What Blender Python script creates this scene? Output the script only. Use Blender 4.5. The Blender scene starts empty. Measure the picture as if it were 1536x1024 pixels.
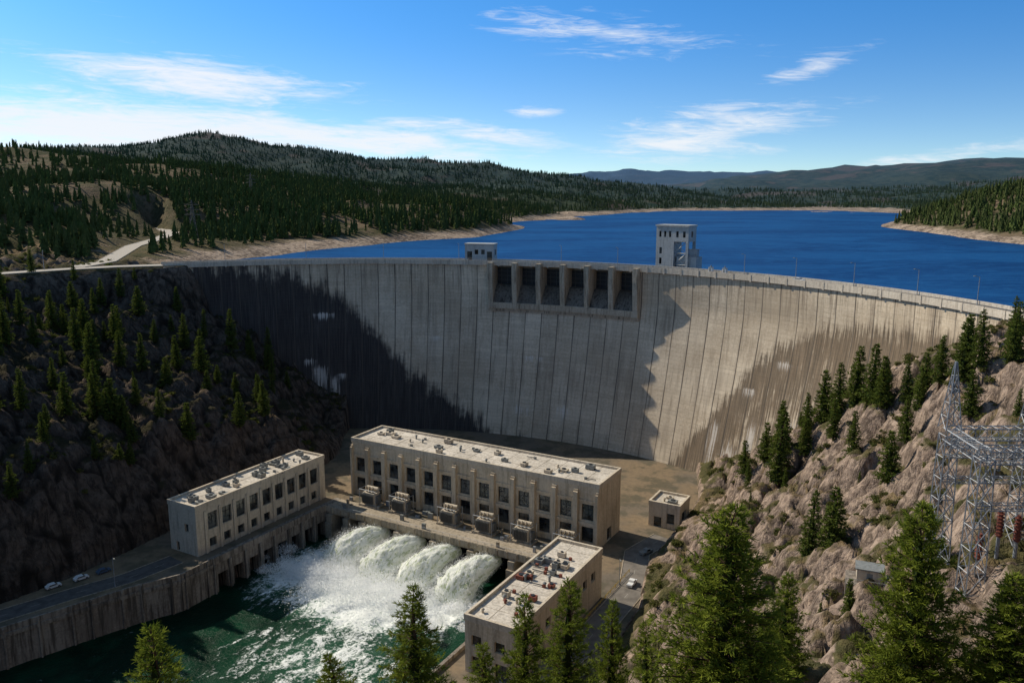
import bpy, math, random
import numpy as np
from mathutils import Vector, Matrix, noise as mn
random.seed(7); np.random.seed(7)
S=bpy.context.scene
COL=S.collection
# ------------------------------------------------------------------ helpers
class G:
    def __init__(s,nt):
        s.nt=nt
    def n(s,t,ins=None,**p):
        nd=s.nt.nodes.new(t)
        for k,v in p.items(): setattr(nd,k,v)
        for k,v in (ins or {}).items():
            if isinstance(v,bpy.types.NodeSocket): s.nt.links.new(v,nd.inputs[k])
            else: nd.inputs[k].default_value=v
        return nd
    def m(s,op,a,b=0.0,c=0.0,clamp=False):
        return s.n('ShaderNodeMath',{0:a,1:b,2:c},operation=op,use_clamp=clamp).outputs[0]
    def mix(s,f,a,b,bt='MIX'):
        a=a if isinstance(a,bpy.types.NodeSocket) else (*a,1)
        b=b if isinstance(b,bpy.types.NodeSocket) else (*b,1)
        return s.n('ShaderNodeMix',{0:f,6:a,7:b},data_type='RGBA',blend_type=bt).outputs[2]
    def noise(s,vec,scale,detail=4,rough=.55,dist=0.0):
        return s.n('ShaderNodeTexNoise',{'Vector':vec,'Scale':scale,'Detail':detail,'Roughness':rough,'Distortion':dist}).outputs[0]
    def step(s,x,a,b,o0=0.0,o1=1.0):
        return s.n('ShaderNodeMapRange',{0:x,1:a,2:b,3:o0,4:o1},interpolation_type='SMOOTHSTEP').outputs[0]
    def scale(s,vec,sc):
        return s.n('ShaderNodeVectorMath',{0:vec,1:sc},operation='MULTIPLY').outputs[0]
    def attr(s,name):
        return s.n('ShaderNodeAttribute',attribute_name=name).outputs['Fac']
def newmat(name):
    m=bpy.data.materials.new(name); m.use_nodes=True
    nt=m.node_tree; nt.nodes.clear(); g=G(nt)
    out=nt.nodes.new('ShaderNodeOutputMaterial')
    return m,g,out
def pbsdf(g,out,col,rough=.8,spec=.3,metal=0.0,bump=None,bs=.5,bd=.1,extra=None):
    ins={'Base Color':col if isinstance(col,bpy.types.NodeSocket) else (*col,1),'Roughness':rough,'Specular IOR Level':spec,'Metallic':metal}
    if extra: ins.update(extra)
    b=g.n('ShaderNodeBsdfPrincipled',ins)
    if bump is not None:
        bn=g.n('ShaderNodeBump',{'Height':bump,'Strength':bs,'Distance':bd})
        g.nt.links.new(bn.outputs[0],b.inputs['Normal'])
    g.nt.links.new(b.outputs[0],out.inputs[0])
    return b
def pos(g): return g.n('ShaderNodeNewGeometry').outputs['Position']
def concrete(name,c1,c2,streak=.5,rough=.85,lo=.47):
    m,g,o=newmat(name); p=pos(g)
    big=g.noise(p,.09,3,.6); fine=g.noise(p,1.3,4,.65)
    st=g.noise(g.scale(p,(.9,.9,.07)),1.0,4,.65)
    f=g.step(g.m('ADD',g.m('MULTIPLY',big,.5),g.m('MULTIPLY',fine,.5)),.38,.62)
    c=g.mix(f,c1,c2)
    d=g.step(st,lo,lo+.22,0,streak)
    c=g.mix(d,c,tuple(x*.4 for x in c1))
    pbsdf(g,o,c,rough,.2,bump=fine,bs=.5,bd=.15)
    return m
def plain(name,c,rough=.6,spec=.4,metal=0.0,var=.3,sc=2.0):
    m,g,o=newmat(name); f=g.noise(pos(g),sc,3,.6)
    pbsdf(g,o,g.mix(g.step(f,.35,.7),c,tuple(x*(1-var) for x in c)),rough,spec,metal)
    return m
class MB:
    def __init__(s): s.v=[];s.f=[];s.m=[]
    def poly(s,pts,mi=0):
        i=len(s.v); s.v+= [tuple(p) for p in pts]; s.f.append(tuple(range(i,i+len(pts)))); s.m.append(mi)
    def box(s,x0,x1,y0,y1,z0,z1,mi=0):
        i=len(s.v)
        s.v+=[(x0,y0,z0),(x1,y0,z0),(x1,y1,z0),(x0,y1,z0),(x0,y0,z1),(x1,y0,z1),(x1,y1,z1),(x0,y1,z1)]
        for q in ((3,2,1,0),(4,5,6,7),(0,1,5,4),(1,2,6,5),(2,3,7,6),(3,0,4,7)):
            s.f.append(tuple(i+k for k in q)); s.m.append(mi)
    def cyl(s,p,q,r0,r1=None,n=8,mi=0,cap=True):
        r1=r0 if r1 is None else r1
        p=Vector(p);q=Vector(q);d=(q-p)
        if d.length<1e-6:return
        d.normalize(); a=d.orthogonal().normalized(); b=d.cross(a); i=len(s.v)
        off=math.pi/n
        for c,r in ((p,r0),(q,r1)):
            for k in range(n):
                t=2*math.pi*k/n+off; s.v.append(tuple(c+a*(r*math.cos(t))+b*(r*math.sin(t))))
        for k in range(n):
            s.f.append((i+k,i+(k+1)%n,i+n+(k+1)%n,i+n+k)); s.m.append(mi)
        if cap:
            s.f.append(tuple(i+k for k in reversed(range(n)))); s.m.append(mi)
            s.f.append(tuple(i+n+k for k in range(n))); s.m.append(mi)
    def beam(s,p,q,w,mi=0): s.cyl(p,q,w*.7,w*.7,4,mi)
    def prism(s,prof,y0,y1,mi=0):
        n=len(prof)
        s.poly([(x,y0,z) for x,z in prof],mi); s.poly([(x,y1,z) for x,z in reversed(prof)],mi)
        for k in range(n):
            a=prof[k];b=prof[(k+1)%n]
            s.poly([(a[0],y1,a[1]),(b[0],y1,b[1]),(b[0],y0,b[1]),(a[0],y0,a[1])],mi)
    def mesh(s,name,mats,smooth=False):
        me=bpy.data.meshes.new(name); me.from_pydata(s.v,[],s.f)
        for m in mats: me.materials.append(m)
        me.polygons.foreach_set('material_index',s.m)
        if smooth: me.polygons.foreach_set('use_smooth',[True]*len(s.f))
        me.update(); return me
    def obj(s,name,mats,parent=None,smooth=False):
        o=bpy.data.objects.new(name,s.mesh(name,mats,smooth)); COL.objects.link(o)
        if parent: o.parent=parent
        return o
def empty(name,loc=(0,0,0),rz=0.0,sc=1.0):
    e=bpy.data.objects.new(name,None); e.location=loc; e.rotation_euler=(0,0,rz); e.scale=(sc,)*3
    COL.objects.link(e); e.empty_display_size=.5; return e
# site frame (powerhouse axis)
ORG=(-66.5,320.0); ANG=math.atan2(-.494,.870)
CA,SA=math.cos(ANG),math.sin(ANG)
def L(a,b): return (ORG[0]+a*CA-b*SA, ORG[1]+a*SA+b*CA)
# ------------------------------------------------------------------ materials
M_con=concrete('concrete_building',(.50,.405,.28),(.64,.54,.395),.5)
M_con2=concrete('concrete_pale',(.50,.425,.32),(.63,.55,.43),.5)
M_tower=concrete('concrete_tower',(.36,.37,.36),(.46,.47,.46),.4)
M_roof=concrete('roof_membrane',(.50,.45,.375),(.68,.62,.53),.45,lo=.42)
M_quay=concrete('quay_concrete',(.20,.17,.14),(.32,.285,.24),.9,lo=.43)
M_deck=concrete('deck_concrete',(.30,.25,.18),(.42,.355,.27),.7)
M_crest=concrete('crest_concrete',(.46,.405,.33),(.60,.535,.44),.5)
M_asph=plain('asphalt',(.11,.105,.10),.9,.2,var=.35,sc=.4)
M_steel=plain('galvanised_steel',(.32,.34,.36),.5,.5,.3)
M_dark=plain('dark_steel',(.035,.04,.045),.5,.4,.3)
M_grey=plain('grey_paint',(.24,.25,.235),.5,.4)
M_white=plain('white_paint',(.75,.75,.73),.5,.4,var=.15)
M_rust=plain('red_oxide',(.22,.07,.045),.7,.3)
M_yel=plain('yellow_paint',(.55,.36,.05),.5,.4)
M_black=plain('void_black',(.012,.012,.012),.9,.1)
M_rubber=plain('rubber',(.02,.02,.02),.9,.2)
m,g,o=newmat('window_glass')
f=g.noise(pos(g),.35,2,.5)
pbsdf(g,o,g.mix(g.step(f,.4,.65),(.012,.014,.016),(.07,.08,.08)),.12,.5); M_glass=m
# ------------------------------------------------------------------ dam curve
CP=np.array([(-173,404),(-109,428),(-60,432),(-10,416),(60,379),(105,349),(134,302),(150,263),(144,224)],float)
cx,cy=-90.,173.
th=np.arctan2(CP[:,1]-cy,CP[:,0]-cx); rr=np.hypot(CP[:,0]-cx,CP[:,1]-cy)
pf=np.polyfit(th,rr,2)
TH=np.linspace(th[0]+.01,th[-1]-.06,900); RR=np.polyval(pf,TH)
CX=cx+RR*np.cos(TH); CY=cy+RR*np.sin(TH)
UU=np.concatenate([[0],np.cumsum(np.hypot(np.diff(CX),np.diff(CY)))]); UT=UU[-1]
TX=np.gradient(CX,UU); TY=np.gradient(CY,UU)
def batter(z):
    if z>=84: return 0.
    return 15*((84-z)/72.)**1.25
def P(u,z,off=0.,bat=False):
    x=np.interp(u,UU,CX);y=np.interp(u,UU,CY);tx=np.interp(u,UU,TX);ty=np.interp(u,UU,TY)
    o=off+(batter(z) if bat else 0)
    return (float(x+ty*o),float(y-tx*o),float(z))
def cbox(mb,u0,u1,z0,z1,o0,o1,mi=0,step=5.):
    n=max(1,int(math.ceil((u1-u0)/step)))
    us=[u0+(u1-u0)*k/n for k in range(n+1)]
    for k in range(n):
        a,b=us[k],us[k+1]
        mb.poly([P(a,z1,o0),P(b,z1,o0),P(b,z1,o1),P(a,z1,o1)],mi)
        mb.poly([P(a,z0,o1),P(b,z0,o1),P(b,z0,o0),P(a,z0,o0)],mi)
        mb.poly([P(a,z0,o1),P(a,z1,o1),P(b,z1,o1),P(b,z0,o1)],mi)
        mb.poly([P(a,z0,o0),P(b,z0,o0),P(b,z1,o0),P(a,z1,o0)],mi)
    for u in (u0,u1):
        mb.poly([P(u,z0,o0),P(u,z1,o0),P(u,z1,o1),P(u,z0,o1)],mi)
# dam material
m,g,o=newmat('dam_concrete')
uv=g.n('ShaderNodeUVMap',uv_map='UVMap').outputs[0]
sx=g.n('ShaderNodeSeparateXYZ',{0:uv}); U=sx.outputs[0];V=sx.outputs[1]
big=g.noise(uv,.03,4,.6); fine=g.noise(uv,.9,5,.7); med=g.noise(uv,.16,4,.65)
stk=g.noise(g.scale(uv,(.55,.035,1)),1.0,4,.65)
stk2=g.noise(g.scale(uv,(1.6,.05,1)),1.0,4,.65)
stk3=g.noise(g.scale(uv,(.22,.03,1)),1.0,3,.6)
base=g.mix(g.step(g.m('ADD',g.m('MULTIPLY',big,.6),g.m('MULTIPLY',fine,.4)),.38,.62),(.54,.44,.315),(.78,.67,.51))
cu=g.m('FLOOR',g.m('DIVIDE',U,9.0)); cv=g.m('FLOOR',g.m('DIVIDE',V,1.9))
wn=g.n('ShaderNodeTexWhiteNoise',{0:g.n('ShaderNodeCombineXYZ',{0:cu,1:cv}).outputs[0]},noise_dimensions='2D').outputs[0]
wn2=g.n('ShaderNodeTexWhiteNoise',{0:g.n('ShaderNodeCombineXYZ',{0:cu,1:3.}).outputs[0]},noise_dimensions='2D').outputs[0]
base=g.mix(g.m('MULTIPLY',wn,.2),base,(.24,.195,.145)); base=g.mix(g.m('MULTIPLY',wn2,.25),base,(.26,.21,.155))
def line(x,per,w):
    fr=g.m('FRACT',g.m('DIVIDE',x,per)); d=g.m('ABSOLUTE',g.m('SUBTRACT',fr,.5))
    return g.step(d,.5-w/per,.5-.3*w/per)
hl=line(V,1.9,.14); vl=line(U,9.0,.38); vl2=line(U,3.0,.10)
hlm=g.m('MULTIPLY',hl,g.step(med,.42,.66,.08,.4)); vlm=g.m('MULTIPLY',vl,g.step(stk,.35,.6,.6,.95))
lines=g.m('MAXIMUM',g.m('MAXIMUM',hlm,vlm),g.m('MULTIPLY',vl2,.12))
sL=g.attr('stain_shadow_l'); sR=g.attr('stain_r')
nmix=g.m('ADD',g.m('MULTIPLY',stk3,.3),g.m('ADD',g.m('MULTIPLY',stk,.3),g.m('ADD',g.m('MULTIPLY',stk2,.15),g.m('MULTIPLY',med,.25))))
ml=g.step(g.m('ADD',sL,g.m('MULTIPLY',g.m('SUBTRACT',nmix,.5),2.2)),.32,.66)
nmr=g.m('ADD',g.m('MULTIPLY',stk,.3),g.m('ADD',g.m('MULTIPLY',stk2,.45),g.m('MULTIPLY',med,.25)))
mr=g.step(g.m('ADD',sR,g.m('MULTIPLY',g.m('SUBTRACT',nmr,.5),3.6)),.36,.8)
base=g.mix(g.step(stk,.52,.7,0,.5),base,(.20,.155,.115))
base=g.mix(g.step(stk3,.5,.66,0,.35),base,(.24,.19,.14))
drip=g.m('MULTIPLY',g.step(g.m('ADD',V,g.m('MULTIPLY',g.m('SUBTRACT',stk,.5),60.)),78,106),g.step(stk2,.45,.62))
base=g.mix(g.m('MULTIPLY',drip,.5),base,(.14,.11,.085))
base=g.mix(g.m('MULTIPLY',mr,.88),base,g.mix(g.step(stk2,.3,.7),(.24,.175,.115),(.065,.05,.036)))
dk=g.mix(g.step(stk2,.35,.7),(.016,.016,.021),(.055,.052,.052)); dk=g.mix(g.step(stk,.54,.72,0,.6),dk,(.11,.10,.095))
base=g.mix(g.m('MULTIPLY',ml,.95),base,dk)  # left dark patch: cast shadow painted into the colour along with seepage staining
ef=g.attr('efflor'); base=g.mix(g.m('MULTIPLY',g.step(g.m('ADD',ef,g.m('MULTIPLY',g.m('SUBTRACT',stk2,.5),3.2)),.55,1.05),.75),base,(.72,.67,.60))
base=g.mix(lines,base,(.10,.085,.07))
bh=g.m('SUBTRACT',g.m('MULTIPLY',fine,.5),g.m('MULTIPLY',lines,.7))
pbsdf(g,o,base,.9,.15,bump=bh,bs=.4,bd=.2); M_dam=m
dam=empty('concrete_arch_dam')
SP0,SP1=170.,250.
SLB=[(0,101),(35,99),(58,94),(80,86),(97,72),(112,54),(132,38),(158,22),(178,8)]
SRB=[(276,5),(285,20),(298,40),(312,60),(326,74),(345,83),(370,87),(400,90),(430,93),(450,94)]
effs=[(78,72,7,1.),(70,48,5,1.2),(76,42,6,4),(84,36,3,5),(88,40,4,1),(195,52,9,.7),(215,28,5,2),(330,66,5,1.2),(315,52,4,1.),(385,72,3,5),(372,60,2,5),(402,66,2.5,3),(300,30,3,7),(310,22,5,7),(320,34,3,8),(140,60,5,.8),(190,26,6,1.5),(352,55,2,5),(340,40,3,6)]
def face_sheet(name,us,zs,off=0.):
    mb=MB(); uvs=[]; a1=[];a2=[];a3=[]
    for z in zs:
        for u in us:
            mb.v.append(P(u,z,off,True)); uvs.append((u,z))
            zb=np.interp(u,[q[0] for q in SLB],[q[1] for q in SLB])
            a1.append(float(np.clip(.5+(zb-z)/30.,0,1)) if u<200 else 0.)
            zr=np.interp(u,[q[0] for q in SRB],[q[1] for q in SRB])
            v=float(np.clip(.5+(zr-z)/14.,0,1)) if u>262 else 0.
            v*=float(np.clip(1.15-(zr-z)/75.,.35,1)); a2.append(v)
            e=0.
            for (eu,ez,wu,wz) in effs:
                dz=(z-ez); e=max(e,math.exp(-((u-eu)/wu)**2-(dz/(wz if dz>0 else wz*3.5))**2))
            a3.append(e)
    n=len(us)
    for j in range(len(zs)-1):
        for i in range(n-1):
            mb.f.append((j*n+i,j*n+i+1,(j+1)*n+i+1,(j+1)*n+i)); mb.m.append(0)
    ob=mb.obj(name,[M_dam],dam,True); me=ob.data
    ul=me.uv_layers.new(name='UVMap')
    li=np.empty(len(me.loops),int); me.loops.foreach_get('vertex_index',li)
    ul.data.foreach_set('uv',np.array(uvs)[li].ravel())
    for nm,a in (('stain_shadow_l',a1),('stain_r',a2),('efflor',a3)):
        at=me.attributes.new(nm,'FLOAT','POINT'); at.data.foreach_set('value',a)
r2=lambda a,b,s:[a+(b-a)*k/max(1,round((b-a)/s)) for k in range(max(1,round((b-a)/s))+1)]
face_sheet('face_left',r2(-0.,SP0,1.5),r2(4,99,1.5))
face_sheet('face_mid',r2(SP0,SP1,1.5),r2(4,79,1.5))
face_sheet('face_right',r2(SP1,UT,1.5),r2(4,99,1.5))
mb=MB()
cbox(mb,-0,UT,98.6,100,-8.5,1.0,0,2.)
cbox(mb,0,UT,100,101.1,.55,1.0,0,2.)
cbox(mb,0,UT,100,101.1,-8.5,-8.05,0,2.)
for u in np.arange(3,UT,9.0):
    cbox(mb,u-.35,u+.35,98.2,101.25,1.003,1.15)
cbox(mb,0,UT,55,98.6,-8.6,-8.2,0,2.)
cbox(mb,0,6,80,99.4,1.25,4.0)
cbox(mb,UT-11,UT-1,80,103.2,-9.5,4)
mb.obj('crest_wall',[M_crest],dam)
mb=MB()
n=200
for k in range(n):
    a=UT*k/n;b=UT*(k+1)/n; mb.poly([P(a,100.01,-8),P(b,100.01,-8),P(b,100.01,.5),P(a,100.01,.5)])
mb.obj('crest_road',[M_asph],dam)
M_sp=concrete('spillway_concrete',(.36,.30,.22),(.50,.43,.33),.9)
M_chute=concrete('chute_concrete',(.10,.085,.07),(.19,.165,.135),.9)
mb=MB(); nb=6; bw=(SP1-SP0)/nb
for k in range(nb+1):
    u=SP0+bw*k; w=1.3
    prof=[(-8,98.597),(1.25,98.597),(1.25,100.3),(3.9,100.3),(3.9,93.5),(2.7,78),(-8,78)]
    pa=[P(u-w,z,o_) for o_,z in prof]; pb=[P(u+w,z,o_) for o_,z in prof]
    mb.poly(pa); mb.poly(pb[::-1])
    for i in range(len(prof)):
        j=(i+1)%len(prof); mb.poly([pa[i],pb[i],pb[j],pa[j]])
for k in range(nb):
    u0=SP0+bw*k+1.3;u1=u0+bw-2.6
    q=[(-7.9,89.),(-4,88),(-1,85),(1.2,81.5),(2.0,79.5)]
    for i in range(len(q)-1):
        mb.poly([P(u0,q[i][1],q[i][0]),P(u1,q[i][1],q[i][0]),P(u1,q[i+1][1],q[i+1][0]),P(u0,q[i+1][1],q[i+1][0])],1)
cbox(mb,SP0-1.5,SP1+1.5,76.4,79.5,-1,3.0)
cbox(mb,SP0-1.5,SP1+1.5,74.8,76.4,-1,1.9)
mb.obj('spillway_piers',[M_sp,M_chute],dam)
mb=MB()
for k in range(nb):
    u0=SP0+bw*k+1.32;u1=u0+bw-2.64
    cbox(mb,u0,u1,88.6,96.8,-6.6,-6.1)
    for zz in (90.5,92.7,95): cbox(mb,u0,u1,zz,zz+.2,-6.1,-5.8,1)
    for t in (.2,.5,.8):
        uu=u0+(u1-u0)*t; cbox(mb,uu-.12,uu+.12,88.6,96.8,-6.1,-5.7,1)
mb.obj('spillway_gates',[M_dark,plain('gate_ribs',(.09,.10,.10),.5,.4)],dam)
mb=MB()
us=np.arange(0,UT,3.)
for i,u in enumerate(us):
    mb.beam(P(u,101.1,.75),P(u,102.1,.75),.07)
    if i<len(us)-1:
        for zz in (101.6,102.1): mb.beam(P(u,zz,.75),P(us[i+1],zz,.75),.05)
mb.obj('crest_railing',[M_steel],dam)
# ------------------------------------------------------------------ wall-with-openings
def wallo(mw,mg,p0,d,nr,Ln,z0,z1,ops,dep=.45,mi=0,gmi=0,mull=True):
    P3=lambda s,z,o_=0.:(p0[0]+d[0]*s+nr[0]*o_,p0[1]+d[1]*s+nr[1]*o_,z)
    ss=sorted({0.,Ln}|{x for q in ops for x in q[:2]}); zz=sorted({z0,z1}|{x for q in ops for x in q[2:4]})
    for i in range(len(ss)-1):
        for j in range(len(zz)-1):
            cs=(ss[i]+ss[i+1])/2;cz=(zz[j]+zz[j+1])/2
            if any(q[0]<cs<q[1] and q[2]<cz<q[3] for q in ops): continue
            mw.poly([P3(ss[i],zz[j]),P3(ss[i+1],zz[j]),P3(ss[i+1],zz[j+1]),P3(ss[i],zz[j+1])],mi)
    for q in ops:
        a,b,c,e=q[:4]
        mg.poly([P3(a,c,-dep),P3(b,c,-dep),P3(b,e,-dep),P3(a,e,-dep)],gmi)
        mw.poly([P3(a,c),P3(a,e),P3(a,e,-dep),P3(a,c,-dep)],mi); mw.poly([P3(b,c),P3(b,c,-dep),P3(b,e,-dep),P3(b,e)],mi)
        mw.poly([P3(a,c),P3(a,c,-dep),P3(b,c,-dep),P3(b,c)],mi); mw.poly([P3(a,e),P3(b,e),P3(b,e,-dep),P3(a,e,-dep)],mi)
        if mull:
            nv=max(1,int((b-a)/1.6)); nh=max(1,int((e-c)/1.8))
            for k in range(1,nv):
                s_=a+(b-a)*k/nv; mw.beam(P3(s_,c,-dep+.08),P3(s_,e,-dep+.08),.09,1)
            for k in range(1,nh):
                z_=c+(e-c)*k/nh; mw.beam(P3(a,z_,-dep+.08),P3(b,z_,-dep+.08),.09,1)
def building(name,a0,a1,b0,b1,z0,z1,front=(),right=(),left=(),back=(),mat=None,pil=None,par=.9,dep=.7):
    x,y=L(0,0); e=empty(name,(x,y,0),ANG)
    mw=MB();mg=MB()
    wallo(mw,mg,(a0,b0),(1,0),(0,-1),a1-a0,z0,z1,list(front),dep)
    wallo(mw,mg,(a1,b0),(0,1),(1,0),b1-b0,z0,z1,list(right),dep)
    wallo(mw,mg,(a1,b1),(-1,0),(0,1),a1-a0,z0,z1,list(back),dep)
    wallo(mw,mg,(a0,b1),(0,-1),(-1,0),b1-b0,z0,z1,list(left),dep)
    mw.obj('walls',[mat or M_con,M_dark],e); mg.obj('windows',[M_glass],e)
    mr=MB(); mr.poly([(a0,b0,z1),(a1,b0,z1),(a1,b1,z1),(a0,b1,z1)])
    s_=a0+6
    while s_<a1-3: mr.box(s_,s_+.12,b0+.7,b1-.7,z1+.004,z1+.05,1); s_+=7
    s_=b0+7
    while s_<b1-3: mr.box(a0+.7,a1-.7,s_,s_+.12,z1+.004,z1+.04,1); s_+=7
    mr.obj('roof',[M_roof,M_deck],e)
    mp=MB(); t=.55;q=.18
    mp.box(a0-q,a1+q,b0-q,b0+t,z1-.8,z1+par); mp.box(a0-q,a1+q,b1-t,b1+q,z1-.8,z1+par)
    mp.box(a0-q,a0+t,b0+t,b1-t,z1-.8,z1+par); mp.box(a1-t,a1+q,b0+t,b1-t,z1-.8,z1+par)
    mp.obj('parapet',[M_con2],e)
    return e
def roof_kit(e,a0,a1,b0,b1,z,n,seed,cluster=False):
    r=random.Random(seed); mb=MB()
    for k in range(n):
        a=r.uniform(a0,a1);b=r.uniform(b0,b1);w=r.uniform(.7,1.7);d=r.uniform(.6,1.4);h=r.uniform(.6,1.6);mi=r.choice([0,0,1,2])
        ty=r.random()
        if ty<.5:
            mb.box(a-w,a+w,b-d,b+d,z+.25,z+.25+h,mi); mb.cyl((a,b,z+.25+h),(a,b,z+.5+h),min(w,d)*.7,n=10,mi=3)
            for q in (-.7,.7): mb.box(a-w*.9,a+w*.9,b+q*d-.1,b+q*d+.1,z,z+.25,3)
        elif ty<.8:
            mb.cyl((a,b,z),(a,b,z+h),.35,n=8,mi=mi); mb.cyl((a,b,z+h),(a,b,z+h+.4),.65,.3,8,mi)
        else:
            mb.beam((a,b,z+.5),(a+r.uniform(-5,5),b,z+.5),.25,3); mb.box(a-.4,a+.4,b-.4,b+.4,z,z+.9,2)
    mb.obj('roof_equipment',[M_grey,M_con2,M_rust if cluster else M_grey,M_dark],e)
nb_=13; bwid=111.3/nb_; fr=[]
for k in range(nb_):
    s0=k*bwid+2.0;s1=(k+1)*bwid-2.0
    fr.append((s0,s1,22.3,28.3))
    fr.append((s0,s1,14.2,19.8))
ph=building('powerhouse_building',0,111.3,0,20,11,35.5,front=fr,left=[(4,8,14,19),(12,16,14,19),(4,8,22,27),(12,16,22,27)],right=[(8,12,12.02,17)])
mb=MB()
for k in range(nb_+1):
    s_=k*bwid; w=.85
    mb.box(max(0,s_-w)+.0,min(111.3,s_+w),-1.3,-.002,12,32.6)
    mb.prism([(max(0,s_-w),32.6),(min(111.3,s_+w),32.6),(min(111.3,s_+w),33.4),(max(0,s_-w),33.4)],-.7,-.002)
for k in range(nb_):
    a=k*bwid+.86;b=(k+1)*bwid-.86
    mb.box(a,b,-.45,-.003,20.5,21.6); mb.box(a,b,-.35,-.004,29.2,29.9)
mb.obj('pilasters',[M_con],ph)
roof_kit(ph,4,107,3,17,35.5,30,3)
lf=[]
for k in range(9):
    s0=5+k*6.3; lf.append((s0,s0+4.1,20.0,26.2)); lf.append((s0+.2,s0+3.2,13.5,16.8))
cb=building('control_building',-21,-7,-73,-9.3,11,29.5,right=lf,front=[(3,4.6,12.02,15.5),(8,10,20,23)],mat=M_con2)
mb=MB()
for k in range(10): mb.box(-7+.002,-6.5,-73+3.3+k*6.3,-73+4.2+k*6.3,12,27.5)
mb.obj('pilasters',[M_con2],cb)
roof_kit(cb,-19,-9,-70,-12,29.5,34,5)
ax=building('service_annex_building',110,125.5,-84,-30,11,27.5,right=[(k*6+4,k*6+7,20,23) for k in range(8)],front=[(2,6,12.02,17),(9,13,12.02,17),(2,5,20,23),(9,12,20,23)],left=[(k*9+4,k*9+7,20,23) for k in range(5)])
roof_kit(ax,112.5,123,-60,-40,27.5,30,9,True); roof_kit(ax,112.5,123,-80,-60,27.5,8,10,True)
vh=building('valve_house',119,131,30,42,11,21,front=[(2,5,12.02,16),(7,10,14,18)],right=[(3,8,14,18)],left=[(3,8,14,18)],mat=M_con2)
roof_kit(vh,121,129,32,40,21,4,12)
M_rad=plain('radiator',(.13,.135,.13),.5,.4)
def transformer(x,y,z,rz):
    e=empty('power_transformer',(x,y,z),rz,1.25); mb=MB()
    mb.box(-3.6,3.6,-2.2,2.2,0,.5,2); mb.box(-2.2,2.2,-1.3,1.3,.5,4.2,0); mb.box(-2.35,2.35,-1.45,1.45,4.2,4.45,0)
    for sgn in (-1,1):
        for k in range(9):
            x0=-2.1+k*.48; mb.box(x0,x0+.14,sgn*1.35 if sgn>0 else -2.1,2.1 if sgn>0 else -1.35,1,3.9,1)
        mb.box(sgn*2.25 if sgn>0 else -3.3,3.3 if sgn>0 else -2.25,-.9,.9,1.2,3.6,1)
    mb.cyl((-2.2,.9,5.5),(2.2,.9,5.5),.55,n=12,mi=0)
    for xx in (-1.5,1.5): mb.beam((xx,.9,4.4),(xx,.9,5.1),.2,0)
    for xx in (-1.3,0,1.3):
        mb.cyl((xx,-.5,4.4),(xx,-.8,6.6),.28,.14,8,2)
        for k in range(5): mb.cyl((xx,-.55-.05*k,4.8+k*.35),(xx,-.56-.05*k,4.9+k*.35),.38,n=8,mi=2)
    for xx in (-3.2,3.2):
        mb.beam((xx,-2,.5),(xx,-2,5.6),.16,3); mb.beam((xx,2,.5),(xx,2,5.6),.16,3); mb.beam((xx,-2,5.6),(xx,2,5.6),.16,3)
    mb.beam((-3.2,-2,5.6),(3.2,-2,5.6),.16,3)
    mb.obj('tank',[M_con2,M_rad,M_deck,M_steel],e)
for a in (15,30,53,69,85,102): 
    x,y=L(a,-6.5); transformer(x,y,12.05,ANG)
x,y=L(0,0); dk=empty('outlet_deck',(x,y,0),ANG)
mb=MB()
mb.box(0,110,-17,-7.5,9.6,12.03)
mb.box(0,104,-17.6,-17.002,10.6,12.6)
mb.box(-1,104,-7.9,-7.502,-5,9.6,1)
for c in (3,11.5,19.5,36.5,53,69.5,86.5,95,102):
    mb.box(c-1.3,c+1.3,-18.6,-8,-5,9.597); mb.box(c-1.7,c+1.7,-19.2,-17.7,-5,6.5)
for k in range(0,104,4): mb.box(k+.2,k+.6,-18.0,-17.61,10.2,12.4)
for k in range(35): mb.beam((k*3,-17.2,12.6),(k*3,-17.2,13.7),.08,2)
mb.beam((0,-17.2,13.7),(104,-17.2,13.7),.08,2);mb.beam((0,-17.2,13.2),(104,-17.2,13.2),.06,2)
rr_=random.Random(2)
for k in range(60):
    a=rr_.uniform(2,108); b=rr_.uniform(-15.5,-2.5)
    if min(abs(a-q) for q in (15,30,53,69,85,102))<5.: continue
    w=rr_.uniform(.3,1.1); mb.box(a-w,a+w,b-.4,b+.4,12.03,12.03+rr_.uniform(.5,2.4),rr_.choice([0,2,3]))
mb.obj('deck_slab',[M_deck,M_black,M_steel,M_grey],dk)
# ------------------------------------------------------------------ apron / quay
qy=[(-300,75),(-200,165),(-148,212),(-131,228),(-120,238),(-109,245.5),L(-3,-73)]
dkr=[L(-3,-17),L(-3,-7.5),L(104,-7.5),L(104,-92),L(130,-92)]
PF=qy+dkr+[(22,193),(38,222),(45,250),(62,278),(77,312),(84,348),(75,378),(30,402),(-20,418),(-60,425),(-88,420),(-87,398),(-84,370),(-89,344),(-101,326),(-121,300),(-132,272),(-144,246),(-158,226),(-215,178),(-318,90)]
mb=MB()
mb.poly([(p[0],p[1],12.0) for p in PF])
nq=len(qy+dkr)
for k in range(nq-1):
    a,b=PF[k],PF[k+1]; mb.poly([(a[0],a[1],-6),(b[0],b[1],-6),(b[0],b[1],12),(a[0],a[1],12)],1)
m,g,o=newmat('apron_ground'); p=pos(g)
n1=g.noise(p,.03,3,.6);n2=g.noise(p,.6,5,.7);n3=g.noise(p,.12,4,.65)
c=g.mix(g.step(n1,.42,.58),(.22,.165,.105),(.16,.135,.105)); c=g.mix(g.step(n2,.4,.7,0,.5),c,(.11,.09,.07)); c=g.mix(g.step(n3,.47,.62,0,.65),c,(.08,.075,.05))
pbsdf(g,o,c,.95,.15,bump=n2,bs=.5,bd=.2); M_apron=m
ap=mb.obj('apron_ground',[M_apron,M_quay])
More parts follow.
